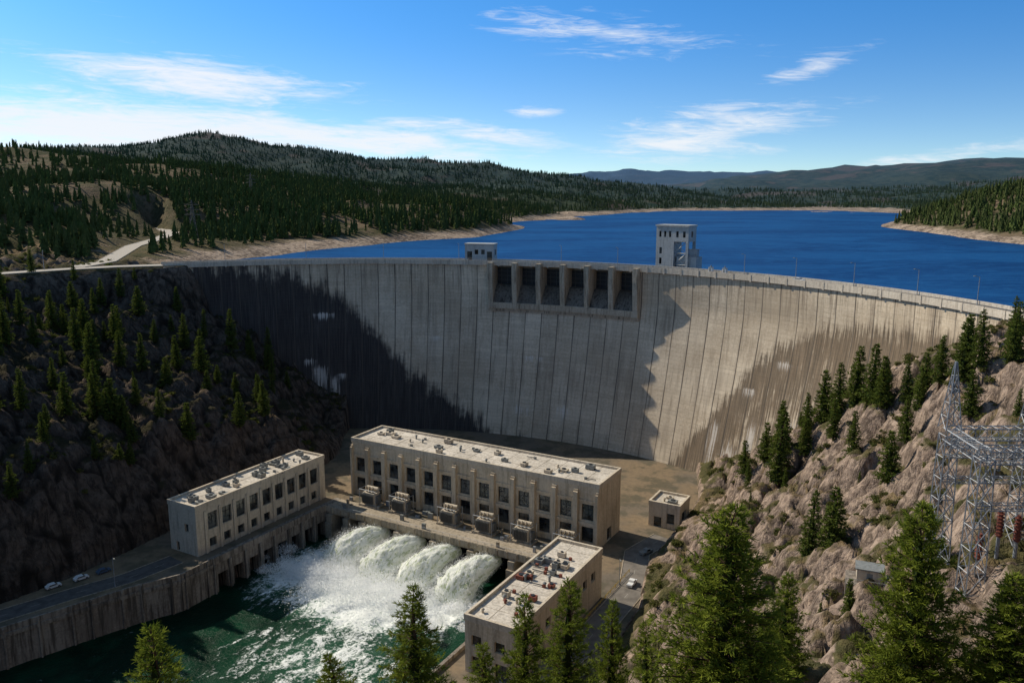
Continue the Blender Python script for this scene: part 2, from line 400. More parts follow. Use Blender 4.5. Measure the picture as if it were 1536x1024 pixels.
qe=empty('quay_wall'); mb=MB()
def wallstrip(pts,th_,z0,z1,mi=0):
    for k in range(len(pts)-1):
        a=Vector((*pts[k],0));b=Vector((*pts[k+1],0));d=(b-a).normalized();nn=Vector((d.y,-d.x,0))
        c=[a,b,b+nn*th_,a+nn*th_]
        mb.poly([(q.x,q.y,z1) for q in c],mi)
        for (s_,t_) in ((0,1),(1,2),(2,3),(3,0)):
            mb.poly([(c[s_].x,c[s_].y,z0),(c[t_].x,c[t_].y,z0),(c[t_].x,c[t_].y,z1),(c[s_].x,c[s_].y,z1)],mi)
qpts=qy[:-1]+[L(-.5,-73)]
wallstrip(qpts,.6,-6,13.0); 
wallstrip([(p[0]+.35,p[1]-.45) for p in qpts],.5,9.9,11.1)
for k in range(len(qpts)-1):
    a=Vector(qpts[k]);b=Vector(qpts[k+1]);Ls=(b-a).length;d=(b-a)/Ls;nn=Vector((d.y,-d.x))
    for q in range(int(Ls/9)+1):
        c=a+d*(q*9+1)+nn*.62
        wallstrip([(c.x,c.y),(c.x+d.x*.6,c.y+d.y*.6)],.5,-6,12.6)
mb.obj('parapet',[M_quay],qe)
x,y=L(0,0)
qe2=empty('river_gallery_wall',(x,y,0),ANG); mw=MB();mg=MB()
wallo(mw,mg,(0,-73),(0,1),(1,0),56,-5,12,[(k*7+2,k*7+6.2,-4,6.5) for k in range(8)],dep=2.8,mull=False)
mw.poly([(-3,-73,12.02),(0,-73,12.02),(0,-17,12.02),(-3,-17,12.02)]); mw.poly([(-3,-73,-5),(0,-73,-5),(0,-73,12.02),(-3,-73,12.02)])
mw.box(-.1,.5,-73,-17,10.6,13.0)
for k in range(9): mw.box(.0,.9,-73+k*7-.4 if k else -73,-73+k*7+.6,-5,10.597)
mw.box(-3,0,-17,-7.5,-5,12.02)
mw.obj('wall',[M_quay,M_dark],qe2); mg.obj('recess',[M_black],qe2)
te=empty('training_wall',(x,y,0),ANG); mb=MB(); mb.box(103.2,104.2,-92,-18,-6,13.1); mb.box(102.7,103.2,-92,-18,9,10.2)
for k in range(9): mb.box(102.4,103.2,-91+k*8.5,-90+k*8.5,-6,8.99)
mb.obj('wall',[M_quay],te)
def ribbon(name,pts,w,z,mat,mark=True):
    mb=MB(); pts=[Vector(p) for p in pts]
    ls=[];rs=[]
    for k,p_ in enumerate(pts):
        d=(pts[min(k+1,len(pts)-1)]-pts[max(k-1,0)]).normalized(); nn=Vector((-d.y,d.x))
        ls.append(p_+nn*w/2); rs.append(p_-nn*w/2)
    zf=(lambda k:z[k]) if isinstance(z,(list,tuple)) else (lambda k:z)
    for k in range(len(pts)-1):
        mb.poly([(rs[k].x,rs[k].y,zf(k)),(rs[k+1].x,rs[k+1].y,zf(k+1)),(ls[k+1].x,ls[k+1].y,zf(k+1)),(ls[k].x,ls[k].y,zf(k))])
        for side,sg in ((ls,1),(rs,-1)):
            a=side[k];b=side[k+1];dd=(b-a).normalized();nn=Vector((-dd.y,dd.x))*sg*.3
            c=[a,b,b+nn,a+nn]; za,zb=zf(k),zf(k+1)
            mb.poly([(c[0].x,c[0].y,za+.13),(c[1].x,c[1].y,zb+.13),(c[2].x,c[2].y,zb+.13),(c[3].x,c[3].y,za+.13)],1)
            mb.poly([(c[0].x,c[0].y,za-.3),(c[1].x,c[1].y,zb-.3),(c[1].x,c[1].y,zb+.13),(c[0].x,c[0].y,za+.13)],1)
            mb.poly([(c[2].x,c[2].y,zb-.3),(c[3].x,c[3].y,za-.3),(c[3].x,c[3].y,za+.13),(c[2].x,c[2].y,zb+.13)],1)
        if mark:
            a=pts[k];b=pts[k+1];Ls=(b-a).length;d=(b-a)/Ls;nn=Vector((-d.y,d.x))*.06;q=1.
            while q+3<Ls:
                s_=a+d*q;t_=a+d*(q+3);z1=zf(k)+(zf(k+1)-zf(k))*q/Ls+.006;z2=zf(k)+(zf(k+1)-zf(k))*(q+3)/Ls+.006
                mb.poly([(s_.x-nn.x,s_.y-nn.y,z1),(t_.x-nn.x,t_.y-nn.y,z2),(t_.x+nn.x,t_.y+nn.y,z2),(s_.x+nn.x,s_.y+nn.y,z1)],2); q+=9
    return mb.obj(name,[mat,M_deck,plain('faded_marking',(.4,.38,.34),.9,.1)])
M_asph2=plain('worn_road',(.20,.18,.155),.9,.2,var=.35,sc=.3)
M_pale=plain('pale_road',(.46,.42,.36),.9,.2)
ribbon('quay_road',[(-306,83),(-206,172),(-154,219),(-138,234),(-126,244),L(-12,-78)],8,12.05,M_asph)
ribbon('access_road',[L(128,-88),L(132,-55),L(132,-20),L(124,5),L(128,22)],8.5,12.05,M_asph2)
e=empty('yellow_guard_rail',(x,y,0),ANG); mb=MB()
for k in range(14):
    b=-62+k*4; mb.beam((127,b,12),(127,b,13.1),.14); mb.beam((127,b,13.05),(127,b+(4 if k<13 else 0.01),13.05),.12); mb.beam((127,b,12.6),(127,b+(4 if k<13 else .01),12.6),.1)
mb.obj('rail',[M_yel],e)
RD=[(-330,290),(-262,338),(-233,362),(-214,384),(-195,399),(-171,408)]
R2=[(-214,384),(-212,420),(-228,470),(-244,520),(-255,585),(-272,650),(-330,740)]
# ------------------------------------------------------------------ terrain
pts=[
(0,0,128),(50,0,125),(-50,0,122),(120,0,122),(-120,0,100),(0,-60,135),(0,40,103),(40,40,107),(20,70,82),(45,70,84),(75,70,93),(-10,72,79),(-40,65,78),(-90,70,60),
(0,100,58),(25,105,60),(40,100,67),(68,105,83),(73,130,71),(58,150,54),(39,185,24),(73,170,52),(0,140,32),(10,160,20),(-30,120,38),(-30,150,20),(-15,178,10),
(-60,160,6),(-60,110,36),(-120,110,18),(-120,145,0),(-190,95,0),(-200,60,15),(110,60,102),(105,108,92),(140,150,104),(200,100,112),(90,120,82),(60,125,66),
(75,352,12),(84,330,17),(84,300,20),(95,318,30),(105,349,28),(118,322,44),(134,302,60),(150,263,84),(150,235,96),(152,205,102),(146,224,99),
(103,290,43),(110,258,66),(115,240,74),(122,215,88),(132,205,95),(124,235,82),(80,270,30),(88,232,46),(97,210,54),(97,260,44),(108,235,65),(108,200,75),(107,170,84),
(63,215,31),(50,250,17),(66,280,18),(42,222,17),(30,195,14),(55,190,38),(80,195,50),(92,150,78),(125,180,97),(180,190,104),(250,190,106),(350,190,112),(420,300,106),(430,450,100),(440,560,97),
(-87,398,14),(-84,370,14),(-89,344,14),(-101,326,14),(-121,300,14),(-133,270,14),(-145,246,14),(-160,226,14),(-216,178,14),(-318,90,14),
(-105,392,32),(-122,392,50),(-144,390,66),(-150,404,74),(-173,404,96),(-160,395,80),(-98,366,34),(-106,344,38),(-117,366,46),(-122,335,46),(-122,318,44),(-134,300,46),(-141,275,45),(-153,252,47),(-168,234,50),(-222,190,52),(-156,322,56),(-171,302,64),(-155,290,55),(-189,290,76),(-183,350,74),(-150,350,62),(-160,360,66),(-165,262,56),(-190,245,64),(-225,350,92),(-217,386,97),(-210,370,90),(-200,330,81),(-215,300,86),(-240,240,82),(-270,190,76),(-330,130,72),(-300,250,98),(-330,330,108),
(-244,520,102),(-271,650,104),(-230,440,101),(-200,430,99),(-186,470,95),(-168,541,95),(-118,652,95),(-36,770,95),(14,1012,95),(28,1250,96),(170,1568,97),(420,1940,97),(521,1940,97),(813,1720,97),
(-300,420,108),(-315,500,115),(-350,450,120),(-215,610,103),(-200,560,101),(-160,700,106),(-130,760,109),(-75,850,109),(-35,950,110),(-171,1000,122),(-308,1000,143),(-506,1100,172),(-682,1100,188),(-400,700,122),(-430,700,126),(-600,600,145),(-1000,1200,205),
(-100,1300,112),(0,1500,118),(-400,1600,150),(100,1850,122),(300,2100,118),(-1000,1800,190),
(-120,450,60),(-60,450,50),(0,440,50),(80,400,50),(130,360,50),(170,300,60),(185,250,70),(0,500,60),(-100,520,75),(100,480,60),(220,330,60),(300,300,70),(0,600,60),(-50,680,78),(60,800,70),(100,900,60),(200,1000,60),(300,700,60),(350,450,70),(90,1100,70),(120,1300,78),(250,1450,78),(400,1700,75),(600,1650,75),(700,1500,78),(450,1200,70),(520,1400,75),(330,550,60),(400,850,75),(480,1800,80),
(425,652,96),(455,940,96),(470,700,112),(520,800,133),(540,850,140),(510,920,120),(600,1000,132),(650,1300,97),(700,1100,137),(900,1000,150),(850,1400,110),(1100,1500,130),
(-1500,2600,235),(-1343,2600,250),(-1100,2600,290),(-940,2600,325),(-800,2600,302),(-710,2600,276),(-459,2600,240),(-165,2600,232),(25,2600,202),(279,2600,176),(490,2500,138),(640,2300,104),(-940,3200,200),(0,3200,150),(-1800,2600,225),(400,3200,110),(-165,2200,150),(-600,2100,165),
(550,6000,285),(1000,6000,292),(1580,6000,275),(0,6500,230),(-3000,5500,240),(700,4500,130),
(940,3500,196),(1225,3500,222),(1650,3500,253),(2180,3500,282),(1000,2350,120),(1500,2300,150),(800,2250,104),(1300,1850,106),(1700,1800,140),(1300,2700,138),
(-3000,2500,230),(3000,2500,250),(3000,6500,280),(-5000,6500,250),(5000,3000,280),(1500,300,150),(2000,1000,180),(-1500,300,170),(-700,200,130),(-420,300,115)]
PT=np.array(pts,float); PX=PT[:,:2]/1000.
def kern(A,B): return np.sqrt(((A[:,None,:]-B[None,:,:])**2).sum(-1)+1e-6)
N=len(PT); K=np.zeros((N+3,N+3)); K[:N,:N]=kern(PX,PX)-np.eye(N)*1e-4
K[:N,N]=1;K[:N,N+1:]=PX;K[N,:N]=1;K[N+1:,:N]=PX.T
W=np.linalg.solve(K,np.concatenate([PT[:,2],np.zeros(3)]))
def rbf(x,y):
    q=np.stack([x,y],-1)/1000.; out=np.empty(len(q))
    for i in range(0,len(q),20000):
        c=q[i:i+20000]; out[i:i+20000]=kern(c,PX)@W[:N]+W[N]+c@W[N+1:]
    return out
def grow(a,end,st,r):
    o_=[];s_=st
    while (a<end if st>0 else a>end): a+=s_; s_*=r; o_.append(a)
    return o_
xs=np.array(grow(-235,-6500,-1.6,1.04)[::-1]+list(np.arange(-235,-80,1.15))+list(np.arange(-80,20,2.))+list(np.arange(20,160,.95))+grow(160,6500,1.3,1.042))
ys=np.array(grow(80,-250,-1.8,1.06)[::-1]+list(np.arange(80,430,1.2))+grow(430,8000,1.6,1.028))
nx,ny=len(xs),len(ys)
XX,YY=np.meshgrid(xs,ys); X=XX.ravel();Y=YY.ravel()
Z=rbf(X,Y)
def inpoly(X,Y,poly):
    r=np.zeros(len(X),bool); n=len(poly); j=n-1
    for i in range(n):
        xi,yi=poly[i];xj,yj=poly[j]
        c=((yi>Y)!=(yj>Y))&(X<(xj-xi)*(Y-yi)/((yj-yi)+1e-12)+xi); r^=c; j=i
    return r
def dpoly(X,Y,pl):
    d=np.full(len(X),1e9)
    for k in range(len(pl)-1):
        ax_,ay=pl[k];bx,by=pl[k+1];vx,vy=bx-ax_,by-ay
        t=np.clip(((X-ax_)*vx+(Y-ay)*vy)/(vx*vx+vy*vy),0,1); d=np.minimum(d,np.hypot(X-ax_-t*vx,Y-ay-t*vy))
    return d
RV=[(-300,75),(-200,165),(-148,212),(-131,228),(-120,238),(-109,245.5),L(-3,-73),L(-3,-7),L(104,-7),L(104,-93),(-25,183),(-60,172),(-110,148),(-180,100),(-280,20)]
near=(Y<440)
inPF=inpoly(X,Y,PF); inRV=inpoly(X,Y,RV)
dPF=dpoly(X,Y,PF+[PF[0]])
dRD=dpoly(X,Y,RD); dR2=dpoly(X,Y,R2)
amp=np.where(near,np.clip(dPF/11.,0.05,1)*np.clip(dRD/14.,0,1),np.clip(np.abs(Z-95)/14.,0,1))
H=np.zeros(len(X)); DX=np.zeros(len(X));DY=np.zeros(len(X)); CR=np.ones(len(X))
for i in range(len(X)):
    x=X[i];y=Y[i];z=Z[i]
    if y<460 and -420<x<320:
        v=Vector((x,y,z*.6))
        h=mn.fractal(v/24,1.,2.,3)*5.0
        rt=min(1,max(0,(x+60)/60)) 
        wv=mn.noise_vector(Vector((x/14,y/14,0)))
        vo=mn.voronoi(Vector((x/12+wv.x*.5,y/9+wv.y*.5,z/26)))[0]
        vo2=mn.voronoi(Vector((x/4.2+wv.y*.5,y/3.4+wv.x*.5,z/7)))[0]
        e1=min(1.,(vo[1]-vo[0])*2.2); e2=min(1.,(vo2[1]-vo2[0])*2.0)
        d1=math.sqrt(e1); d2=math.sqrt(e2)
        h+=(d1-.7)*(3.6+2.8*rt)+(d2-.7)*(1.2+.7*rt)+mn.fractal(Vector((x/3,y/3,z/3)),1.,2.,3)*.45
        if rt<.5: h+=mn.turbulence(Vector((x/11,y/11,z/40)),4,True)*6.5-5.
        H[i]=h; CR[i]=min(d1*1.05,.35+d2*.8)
        nv=mn.noise_vector(Vector((x/7,y/7,z/7)))
        DX[i]=nv.x*1.7;DY[i]=nv.y*1.7
    elif y>-50:
        H[i]=mn.fractal(Vector((x/240,y/240,0)),.9,2.1,6)*(15+min(y,1500)*.005)
Z=Z+H*amp
flat=np.clip(1-(dRD-6)/9,0,1)*(Y<440); Z=Z*(1-flat)+99.75*flat
r2z=100+5*np.clip((Y-384)/300,0,1); fl2=np.clip(1-(dR2-6)/8,0,1)*(Y>395)*(Y<760); Z=Z*(1-fl2)+(r2z-.25)*fl2
lowq=near&(~inPF)&(~inRV)&(Y>175)&(X>-320)&(X<170); Z=np.where(lowq,np.maximum(Z,12.2),Z)
Z=np.where(inPF,10.5,Z); Z=np.where(inRV,-6,Z)
ang=np.arctan2(Y-cy,X-cx); rad=np.hypot(X-cx,Y-cy); rc=np.polyval(pf,ang)
up=(rad>rc+2)&(ang<th[0]-.12)&(ang>th[-1]+.03)&(rad<rc+60); Z=np.where(up,np.minimum(Z,80),Z)
ZG=Z.reshape(ny,nx)
def hz(x,y):
    i=min(max(int(np.searchsorted(xs,x))-1,0),nx-2); j=min(max(int(np.searchsorted(ys,y))-1,0),ny-2)
    fx=(x-xs[i])/(xs[i+1]-xs[i]);fy=(y-ys[j])/(ys[j+1]-ys[j])
    return float((ZG[j,i]*(1-fx)+ZG[j,i+1]*fx)*(1-fy)+(ZG[j+1,i]*(1-fx)+ZG[j+1,i+1]*fx)*fy)
free=near&(~inPF)&(~inRV)&(dPF>4)&(dRD>9)&(dR2>9)
VX=X+np.where(free,DX,0);VY=Y+np.where(free,DY,0)
me=bpy.data.meshes.new('terrain')
me.vertices.add(nx*ny); me.vertices.foreach_set('co',np.stack([VX,VY,Z],-1).ravel())
ii,jj=np.meshgrid(np.arange(nx-1),np.arange(ny-1)); b0=(jj*nx+ii).ravel()
q=np.stack([b0,b0+1,b0+nx+1,b0+nx],-1)
me.loops.add(q.size); me.loops.foreach_set('vertex_index',q.ravel())
me.polygons.add(len(q)); me.polygons.foreach_set('loop_start',np.arange(0,q.size,4)); me.polygons.foreach_set('loop_total',np.full(len(q),4))
me.update(); me.validate()
me.polygons.foreach_set('use_smooth',[True]*len(me.polygons))
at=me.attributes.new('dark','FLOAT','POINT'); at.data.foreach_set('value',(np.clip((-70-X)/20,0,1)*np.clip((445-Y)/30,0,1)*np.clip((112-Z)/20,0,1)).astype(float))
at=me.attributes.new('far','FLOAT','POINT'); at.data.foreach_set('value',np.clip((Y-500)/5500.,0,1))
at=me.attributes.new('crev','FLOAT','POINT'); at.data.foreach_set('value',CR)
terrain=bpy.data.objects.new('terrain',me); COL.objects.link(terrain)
m,g,o=newmat('terrain_ground'); geo=g.n('ShaderNodeNewGeometry'); p=geo.outputs['Position']
nz=g.n('ShaderNodeSeparateXYZ',{0:geo.outputs['Normal']}).outputs[2]; pz=g.n('ShaderNodeSeparateXYZ',{0:p})
far=g.attr('far'); darkm=g.attr('dark'); crev=g.attr('crev')
nA=g.noise(p,.04,4,.6);nB=g.noise(p,.35,4,.65);nC=g.noise(p,1.6,4,.7); nD=g.noise(p,.006,4,.6)
strat=g.noise(g.scale(p,(.5,.5,.10)),1.0,5,.7,.6)
soil=g.mix(g.step(nB,.38,.62),(.22,.16,.09),(.10,.078,.045)); soil=g.mix(g.step(nA,.42,.56,0,.75),soil,(.065,.07,.028))
rock=g.mix(g.step(nB,.35,.65),(.40,.305,.235),(.20,.15,.12)); rock=g.mix(g.step(strat,.46,.6,0,.8),rock,(.07,.053,.042)); rock=g.mix(g.step(nC,.5,.7,0,.4),rock,(.44,.35,.27))
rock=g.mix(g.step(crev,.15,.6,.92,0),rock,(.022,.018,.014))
rm=g.step(g.m('ADD',nz,g.m('MULTIPLY',g.m('SUBTRACT',nA,.5),1.0)),.72,.90,1,0)
c=g.mix(rm,soil,rock)
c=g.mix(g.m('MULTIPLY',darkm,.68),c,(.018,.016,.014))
ff=g.mix(g.step(nA,.42,.58),(.045,.055,.024),(.19,.14,.095)); ff=g.mix(g.step(nD,.44,.56,0,.6),ff,(.07,.068,.034)); ff=g.mix(g.step(nB,.5,.7,0,.6),ff,(.035,.045,.022))
py=g.step(pz.outputs[1],440,620); c=g.mix(g.m('MULTIPLY',py,.85),c,ff)
ffar=g.mix(g.step(g.noise(p,.03,5,.75),.42,.58),(.016,.032,.018),(.045,.058,.034)); ffar=g.mix(g.step(nD,.56,.64,0,.6),ffar,(.12,.085,.065))
c=g.mix(g.step(pz.outputs[1],1000,1500),c,ffar)
sh=g.m('MULTIPLY',g.step(g.m('ADD',pz.outputs[2],g.m('MULTIPLY',g.m('SUBTRACT',nA,.5),7.)),97.5,100.2,1,0),g.step(pz.outputs[1],430,470))
c=g.mix(g.m('MULTIPLY',sh,.92),c,g.mix(g.step(g.m('ADD',g.m('MULTIPLY',nB,.6),g.m('MULTIPLY',nA,.4)),.42,.58),(.46,.36,.275),(.13,.10,.08)))
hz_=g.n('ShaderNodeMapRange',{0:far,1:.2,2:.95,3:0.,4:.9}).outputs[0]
c=g.mix(hz_,c,(.05,.10,.18))  # aerial haze painted into the ground colour, bluer with distance
hb=g.m('ADD',g.m('MULTIPLY',nB,.9),g.m('ADD',g.m('MULTIPLY',nC,.3),g.m('MULTIPLY',strat,1.1)))
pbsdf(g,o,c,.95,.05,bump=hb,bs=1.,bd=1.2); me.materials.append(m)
ribbon('crest_approach_road',RD,10.5,100.0,M_pale)
def dens(pl,st):
    o_=[]
    for k in range(len(pl)-1):
        a=Vector(pl[k]);b=Vector(pl[k+1]);n=max(1,int((b-a).length/st))
        o_+=[tuple(a.lerp(b,i/n)) for i in range(n)]
    return o_+[pl[-1]]
R2d=dens(R2,8); ribbon('hill_road',R2d[1:],9.5,[100.04+5*min(1,max(0,(p_[1]-384)/300)) for p_ in R2d[1:]],M_pale,mark=False)
# ------------------------------------------------------------------ reservoir water
wp=[P(u,94,-6)[:2] for u in np.linspace(2,UT-6,60)]
wp=[(-230,405)]+wp+[(175,205),(700,205),(2500,900),(7000,7800),(-7000,7800),(-900,900),(-260,440)]
mb=MB(); mb.poly([(a,b,94.) for a,b in reversed(wp)])
m,g,o=newmat('reservoir_water'); p=pos(g)
w1=g.noise(p,.3,4,.65,.6); w2=g.noise(g.scale(p,(.006,.012,1)),1.,4,.6,.8); w3=g.noise(g.scale(p,(.08,.2,1)),1.,4,.7,.5)
col=g.mix(g.step(w2,.35,.65),(.003,.032,.115),(.007,.064,.19)); col=g.mix(g.step(w3,.42,.68,0,.5),col,(.014,.09,.235))
bn=g.n('ShaderNodeBump',{'Height':w1,'Strength':.8,'Distance':.5}).outputs[0]
d=g.n('ShaderNodeBsdfDiffuse',{'Color':col,'Normal':bn}).outputs[0]; gl=g.n('ShaderNodeBsdfGlossy',{'Color':(.6,.78,1,1),'Roughness':.25,'Normal':bn}).outputs[0]
mx=g.n('ShaderNodeMixShader',{0:.11,1:d,2:gl}).outputs[0]; g.nt.links.new(mx,o.inputs[0]); M_res=m
mb.obj('reservoir_water',[M_res])
# ------------------------------------------------------------------ river
gx=np.arange(-300,10,1.0);gy=np.arange(20,315,1.0); GX,GY=np.meshgrid(gx,gy); x=GX.ravel();y=GY.ravel()
la=(x-ORG[0])*CA+(y-ORG[1])*SA; lb=-(x-ORG[0])*SA+(y-ORG[1])*CA
JA=(28,45,61,78)
foam=np.zeros(len(x))
for ja in JA: foam=np.maximum(foam,1.35*np.exp(-((la-ja+4)/13)**2-((lb+42)/17)**2))
foam=np.maximum(foam,1.1*np.exp(-((la-48)/42)**2-((lb+50)/25)**2))
foam=np.maximum(foam,.66*np.exp(-((la-62)/44)**2-((lb+84)/36)**2))
foam=np.maximum(foam,1.0*np.exp(-((la-14)/16)**2-((lb+44)/28)**2))
foam=np.maximum(foam,.2)
zz=np.array([mn.fractal(Vector((a/5,b/5,1)),1.,2.,4) for a,b in zip(x,y)])*(.18+1.7*np.clip(foam-.4,0,1))
me=bpy.data.meshes.new('river_water'); n1_,n2_=len(gx),len(gy)
me.vertices.add(n1_*n2_); me.vertices.foreach_set('co',np.stack([x,y,zz],-1).ravel())
ii,jj=np.meshgrid(np.arange(n1_-1),np.arange(n2_-1)); b0=(jj*n1_+ii).ravel(); q=np.stack([b0,b0+1,b0+n1_+1,b0+n1_],-1)
me.loops.add(q.size); me.loops.foreach_set('vertex_index',q.ravel()); me.polygons.add(len(q)); me.polygons.foreach_set('loop_start',np.arange(0,q.size,4)); me.polygons.foreach_set('loop_total',np.full(len(q),4)); me.update(); me.validate()
me.polygons.foreach_set('use_smooth',[True]*len(me.polygons))
at=me.attributes.new('foam','FLOAT','POINT'); at.data.foreach_set('value',foam)
m,g,o=newmat('river_water'); p=pos(g)
rot=g.n('ShaderNodeMapping',{'Vector':p,'Rotation':(0,0,-ANG)},vector_type='POINT').outputs[0]
s1=g.noise(g.scale(rot,(.16,.07,1)),1.,7,.75,1.2); s2=g.noise(rot,.9,4,.7,.8); s3=g.noise(rot,.05,3,.6)
fm=g.attr('foam'); mk=g.step(g.m('ADD',fm,g.m('MULTIPLY',g.m('SUBTRACT',g.m('ADD',g.m('MULTIPLY',s1,.6),g.m('MULTIPLY',s2,.4)),.5),2.9)),.5,.85)
wc=g.mix(g.step(s3,.4,.6),(.002,.018,.009),(.004,.038,.018)); wc=g.mix(g.step(fm,.35,.95,0,.8),wc,(.035,.16,.085))
wc=g.mix(mk,wc,(.84,.87,.84))
pbsdf(g,o,wc,g.step(mk,0,1,.3,.8),.06,bump=g.m('ADD',s1,g.m('MULTIPLY',s2,.4)),bs=.9,bd=.8); me.materials.append(m)
COL.objects.link(bpy.data.objects.new('river_water',me))
m,g,o=newmat('white_water'); tc=g.n('ShaderNodeTexCoord').outputs['Object']
j1=g.noise(g.scale(tc,(1.2,.22,.7)),1.,5,.65,.5)
jc=g.mix(g.step(j1,.38,.52),(.46,.52,.33),(.92,.94,.88))
d=g.n('ShaderNodeBump',{'Height':j1,'Strength':.6,'Distance':.6}).outputs[0]
a_=g.n('ShaderNodeBsdfDiffuse',{'Color':jc,'Normal':d}).outputs[0]; b_=g.n('ShaderNodeBsdfTranslucent',{'Color':jc}).outputs[0]
g.nt.links.new(g.n('ShaderNodeMixShader',{0:.3,1:a_,2:b_}).outputs[0],o.inputs[0]); M_jet=m
m,g,o=newmat('spray_water'); a_=g.n('ShaderNodeBsdfDiffuse',{'Color':(.95,.96,.96,1)}).outputs[0]; b_=g.n('ShaderNodeBsdfTranslucent',{'Color':(.95,.96,.96,1)}).outputs[0]
g.nt.links.new(g.n('ShaderNodeMixShader',{0:.5,1:a_,2:b_}).outputs[0],o.inputs[0]); M_spray=m
x0,y0=L(0,0)
for ji,ja in enumerate(JA):
    e=empty('spillway_water_jet',(x0,y0,0),ANG); mb=MB(); ns,nr=60,56
    for i in range(ns):
        t=i/(ns-1); b=-14-25*t; zc=6.2+6.5*t-11.5*t*t; w=2.3+4.6*t**.7; h=2.0+3.9*t**.8
        if t>.8: q_=math.sqrt(max(0,1-((t-.8)/.2)**2)); w*=.5+.5*q_; h*=.5+.5*q_
        for k in range(nr):
            an=2*math.pi*k/nr
            px_=ja-5.*t+w*math.cos(an); pz_=zc+h*math.sin(an)
            f_=mn.fractal(Vector((px_/2.+ji*9,b/5.,pz_/2.)),.8,2.1,6)*(.15+1.2*t)+abs(mn.noise(Vector((px_/.9,b/1.8,pz_/.9+ji))))*.5*t
            mb.v.append((px_+math.cos(an)*f_,b+f_*.4,pz_+math.sin(an)*f_))
    for i in range(ns-1):
        for k in range(nr):
            mb.f.append((i*nr+k,i*nr+(k+1)%nr,(i+1)*nr+(k+1)%nr,(i+1)*nr+k)); mb.m.append(0)
    mb.f.append(tuple((ns-1)*nr+k for k in range(nr))); mb.m.append(0)
    mb.obj('jet',[M_jet],e,True)
mb=MB(); r=random.Random(4)
def flake(a,b,z,s0,s1):
    s_=r.uniform(s0,s1); c=Vector((a,b,max(.1,z))); mb.poly([c+Vector((r.gauss(0,s_),r.gauss(0,s_),r.gauss(0,s_))) for _ in range(3)])
for k in range(60000):
    ja=r.choice(JA); t=r.random()**.6
    w=2.3+4.6*t**.7+abs(r.gauss(0,.3+1.4*t)); an=r.uniform(0,6.28); h=2.0+3.9*t**.8+abs(r.gauss(0,.3+1.6*t))
    flake(ja-5*t+w*math.cos(an),-14-26*t+r.gauss(0,1),6.2+6.5*t-11.5*t*t+h*math.sin(an),.03,.13)
puffs=[]
for k in range(95):
    a=r.gauss(40,23); b=-46+r.gauss(0,8); puffs.append((a,b,r.uniform(-.5,4.2),r.uniform(2.6,6.2)*math.exp(-((a-42)/45)**2)))
for k in range(150000):
    p_=puffs[int(r.random()*len(puffs))]; d=Vector((r.gauss(0,1),r.gauss(0,1),abs(r.gauss(0,1)))).normalized(); q=p_[3]*(r.random()**.45)*1.25
    n_=1+.5*mn.noise(Vector((p_[0]+d.x*2,p_[1]+d.y*2,d.z*2)))
    flake(p_[0]+d.x*q*n_*1.2,p_[1]+d.y*q*n_*1.2,p_[2]+d.z*q*n_,.04,.14)
e=empty('spray',(x0,y0,0),ANG); mb.obj('droplets',[M_spray],e)
# ------------------------------------------------------------------ trees
def leafmat(name,c1,c2,c3,sc=1.,tr=.28,haze=False):
    m,g,o=newmat(name); tc=g.n('ShaderNodeTexCoord').outputs['Object']; oi=g.n('ShaderNodeObjectInfo').outputs['Random']
    f=g.noise(tc,sc,3,.6); c=g.mix(g.step(f,.35,.65),c1,c2); c=g.mix(g.m('MULTIPLY',oi,.6),c,c3)
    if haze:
        py=g.n('ShaderNodeSeparateXYZ',{0:pos(g)}).outputs[1]; c=g.mix(g.step(py,900,3400,0,.6),c,(.045,.085,.10))  # distance haze mixed into the needle colour
    d=g.n('ShaderNodeBsdfDiffuse',{'Color':c}).outputs[0]; t=g.n('ShaderNodeBsdfTranslucent',{'Color':g.mix(.5,c,(.14,.18,.02))}).outputs[0]
    g.nt.links.new(g.n('ShaderNodeMixShader',{0:tr,1:d,2:t}).outputs[0],o.inputs[0]); return m
M_bark=plain('bark',(.11,.07,.045),.95,.1,var=.5,sc=5)
M_leafH=leafmat('pine_needles',(.09,.13,.02),(.28,.32,.045),(.14,.18,.028),.8,.38)
M_leafM=leafmat('conifer_needles',(.055,.085,.02),(.155,.19,.04),(.08,.11,.03),.5)
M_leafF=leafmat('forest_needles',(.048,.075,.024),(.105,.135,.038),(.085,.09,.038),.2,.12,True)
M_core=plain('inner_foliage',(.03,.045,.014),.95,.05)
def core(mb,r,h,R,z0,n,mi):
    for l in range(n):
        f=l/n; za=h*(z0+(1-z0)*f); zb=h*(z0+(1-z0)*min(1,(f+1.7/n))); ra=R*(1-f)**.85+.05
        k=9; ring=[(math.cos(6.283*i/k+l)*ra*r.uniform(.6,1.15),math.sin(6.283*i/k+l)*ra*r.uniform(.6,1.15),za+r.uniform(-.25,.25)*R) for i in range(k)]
        for i in range(k): mb.poly([ring[i],ring[(i+1)%k],(0,0,zb)],mi)
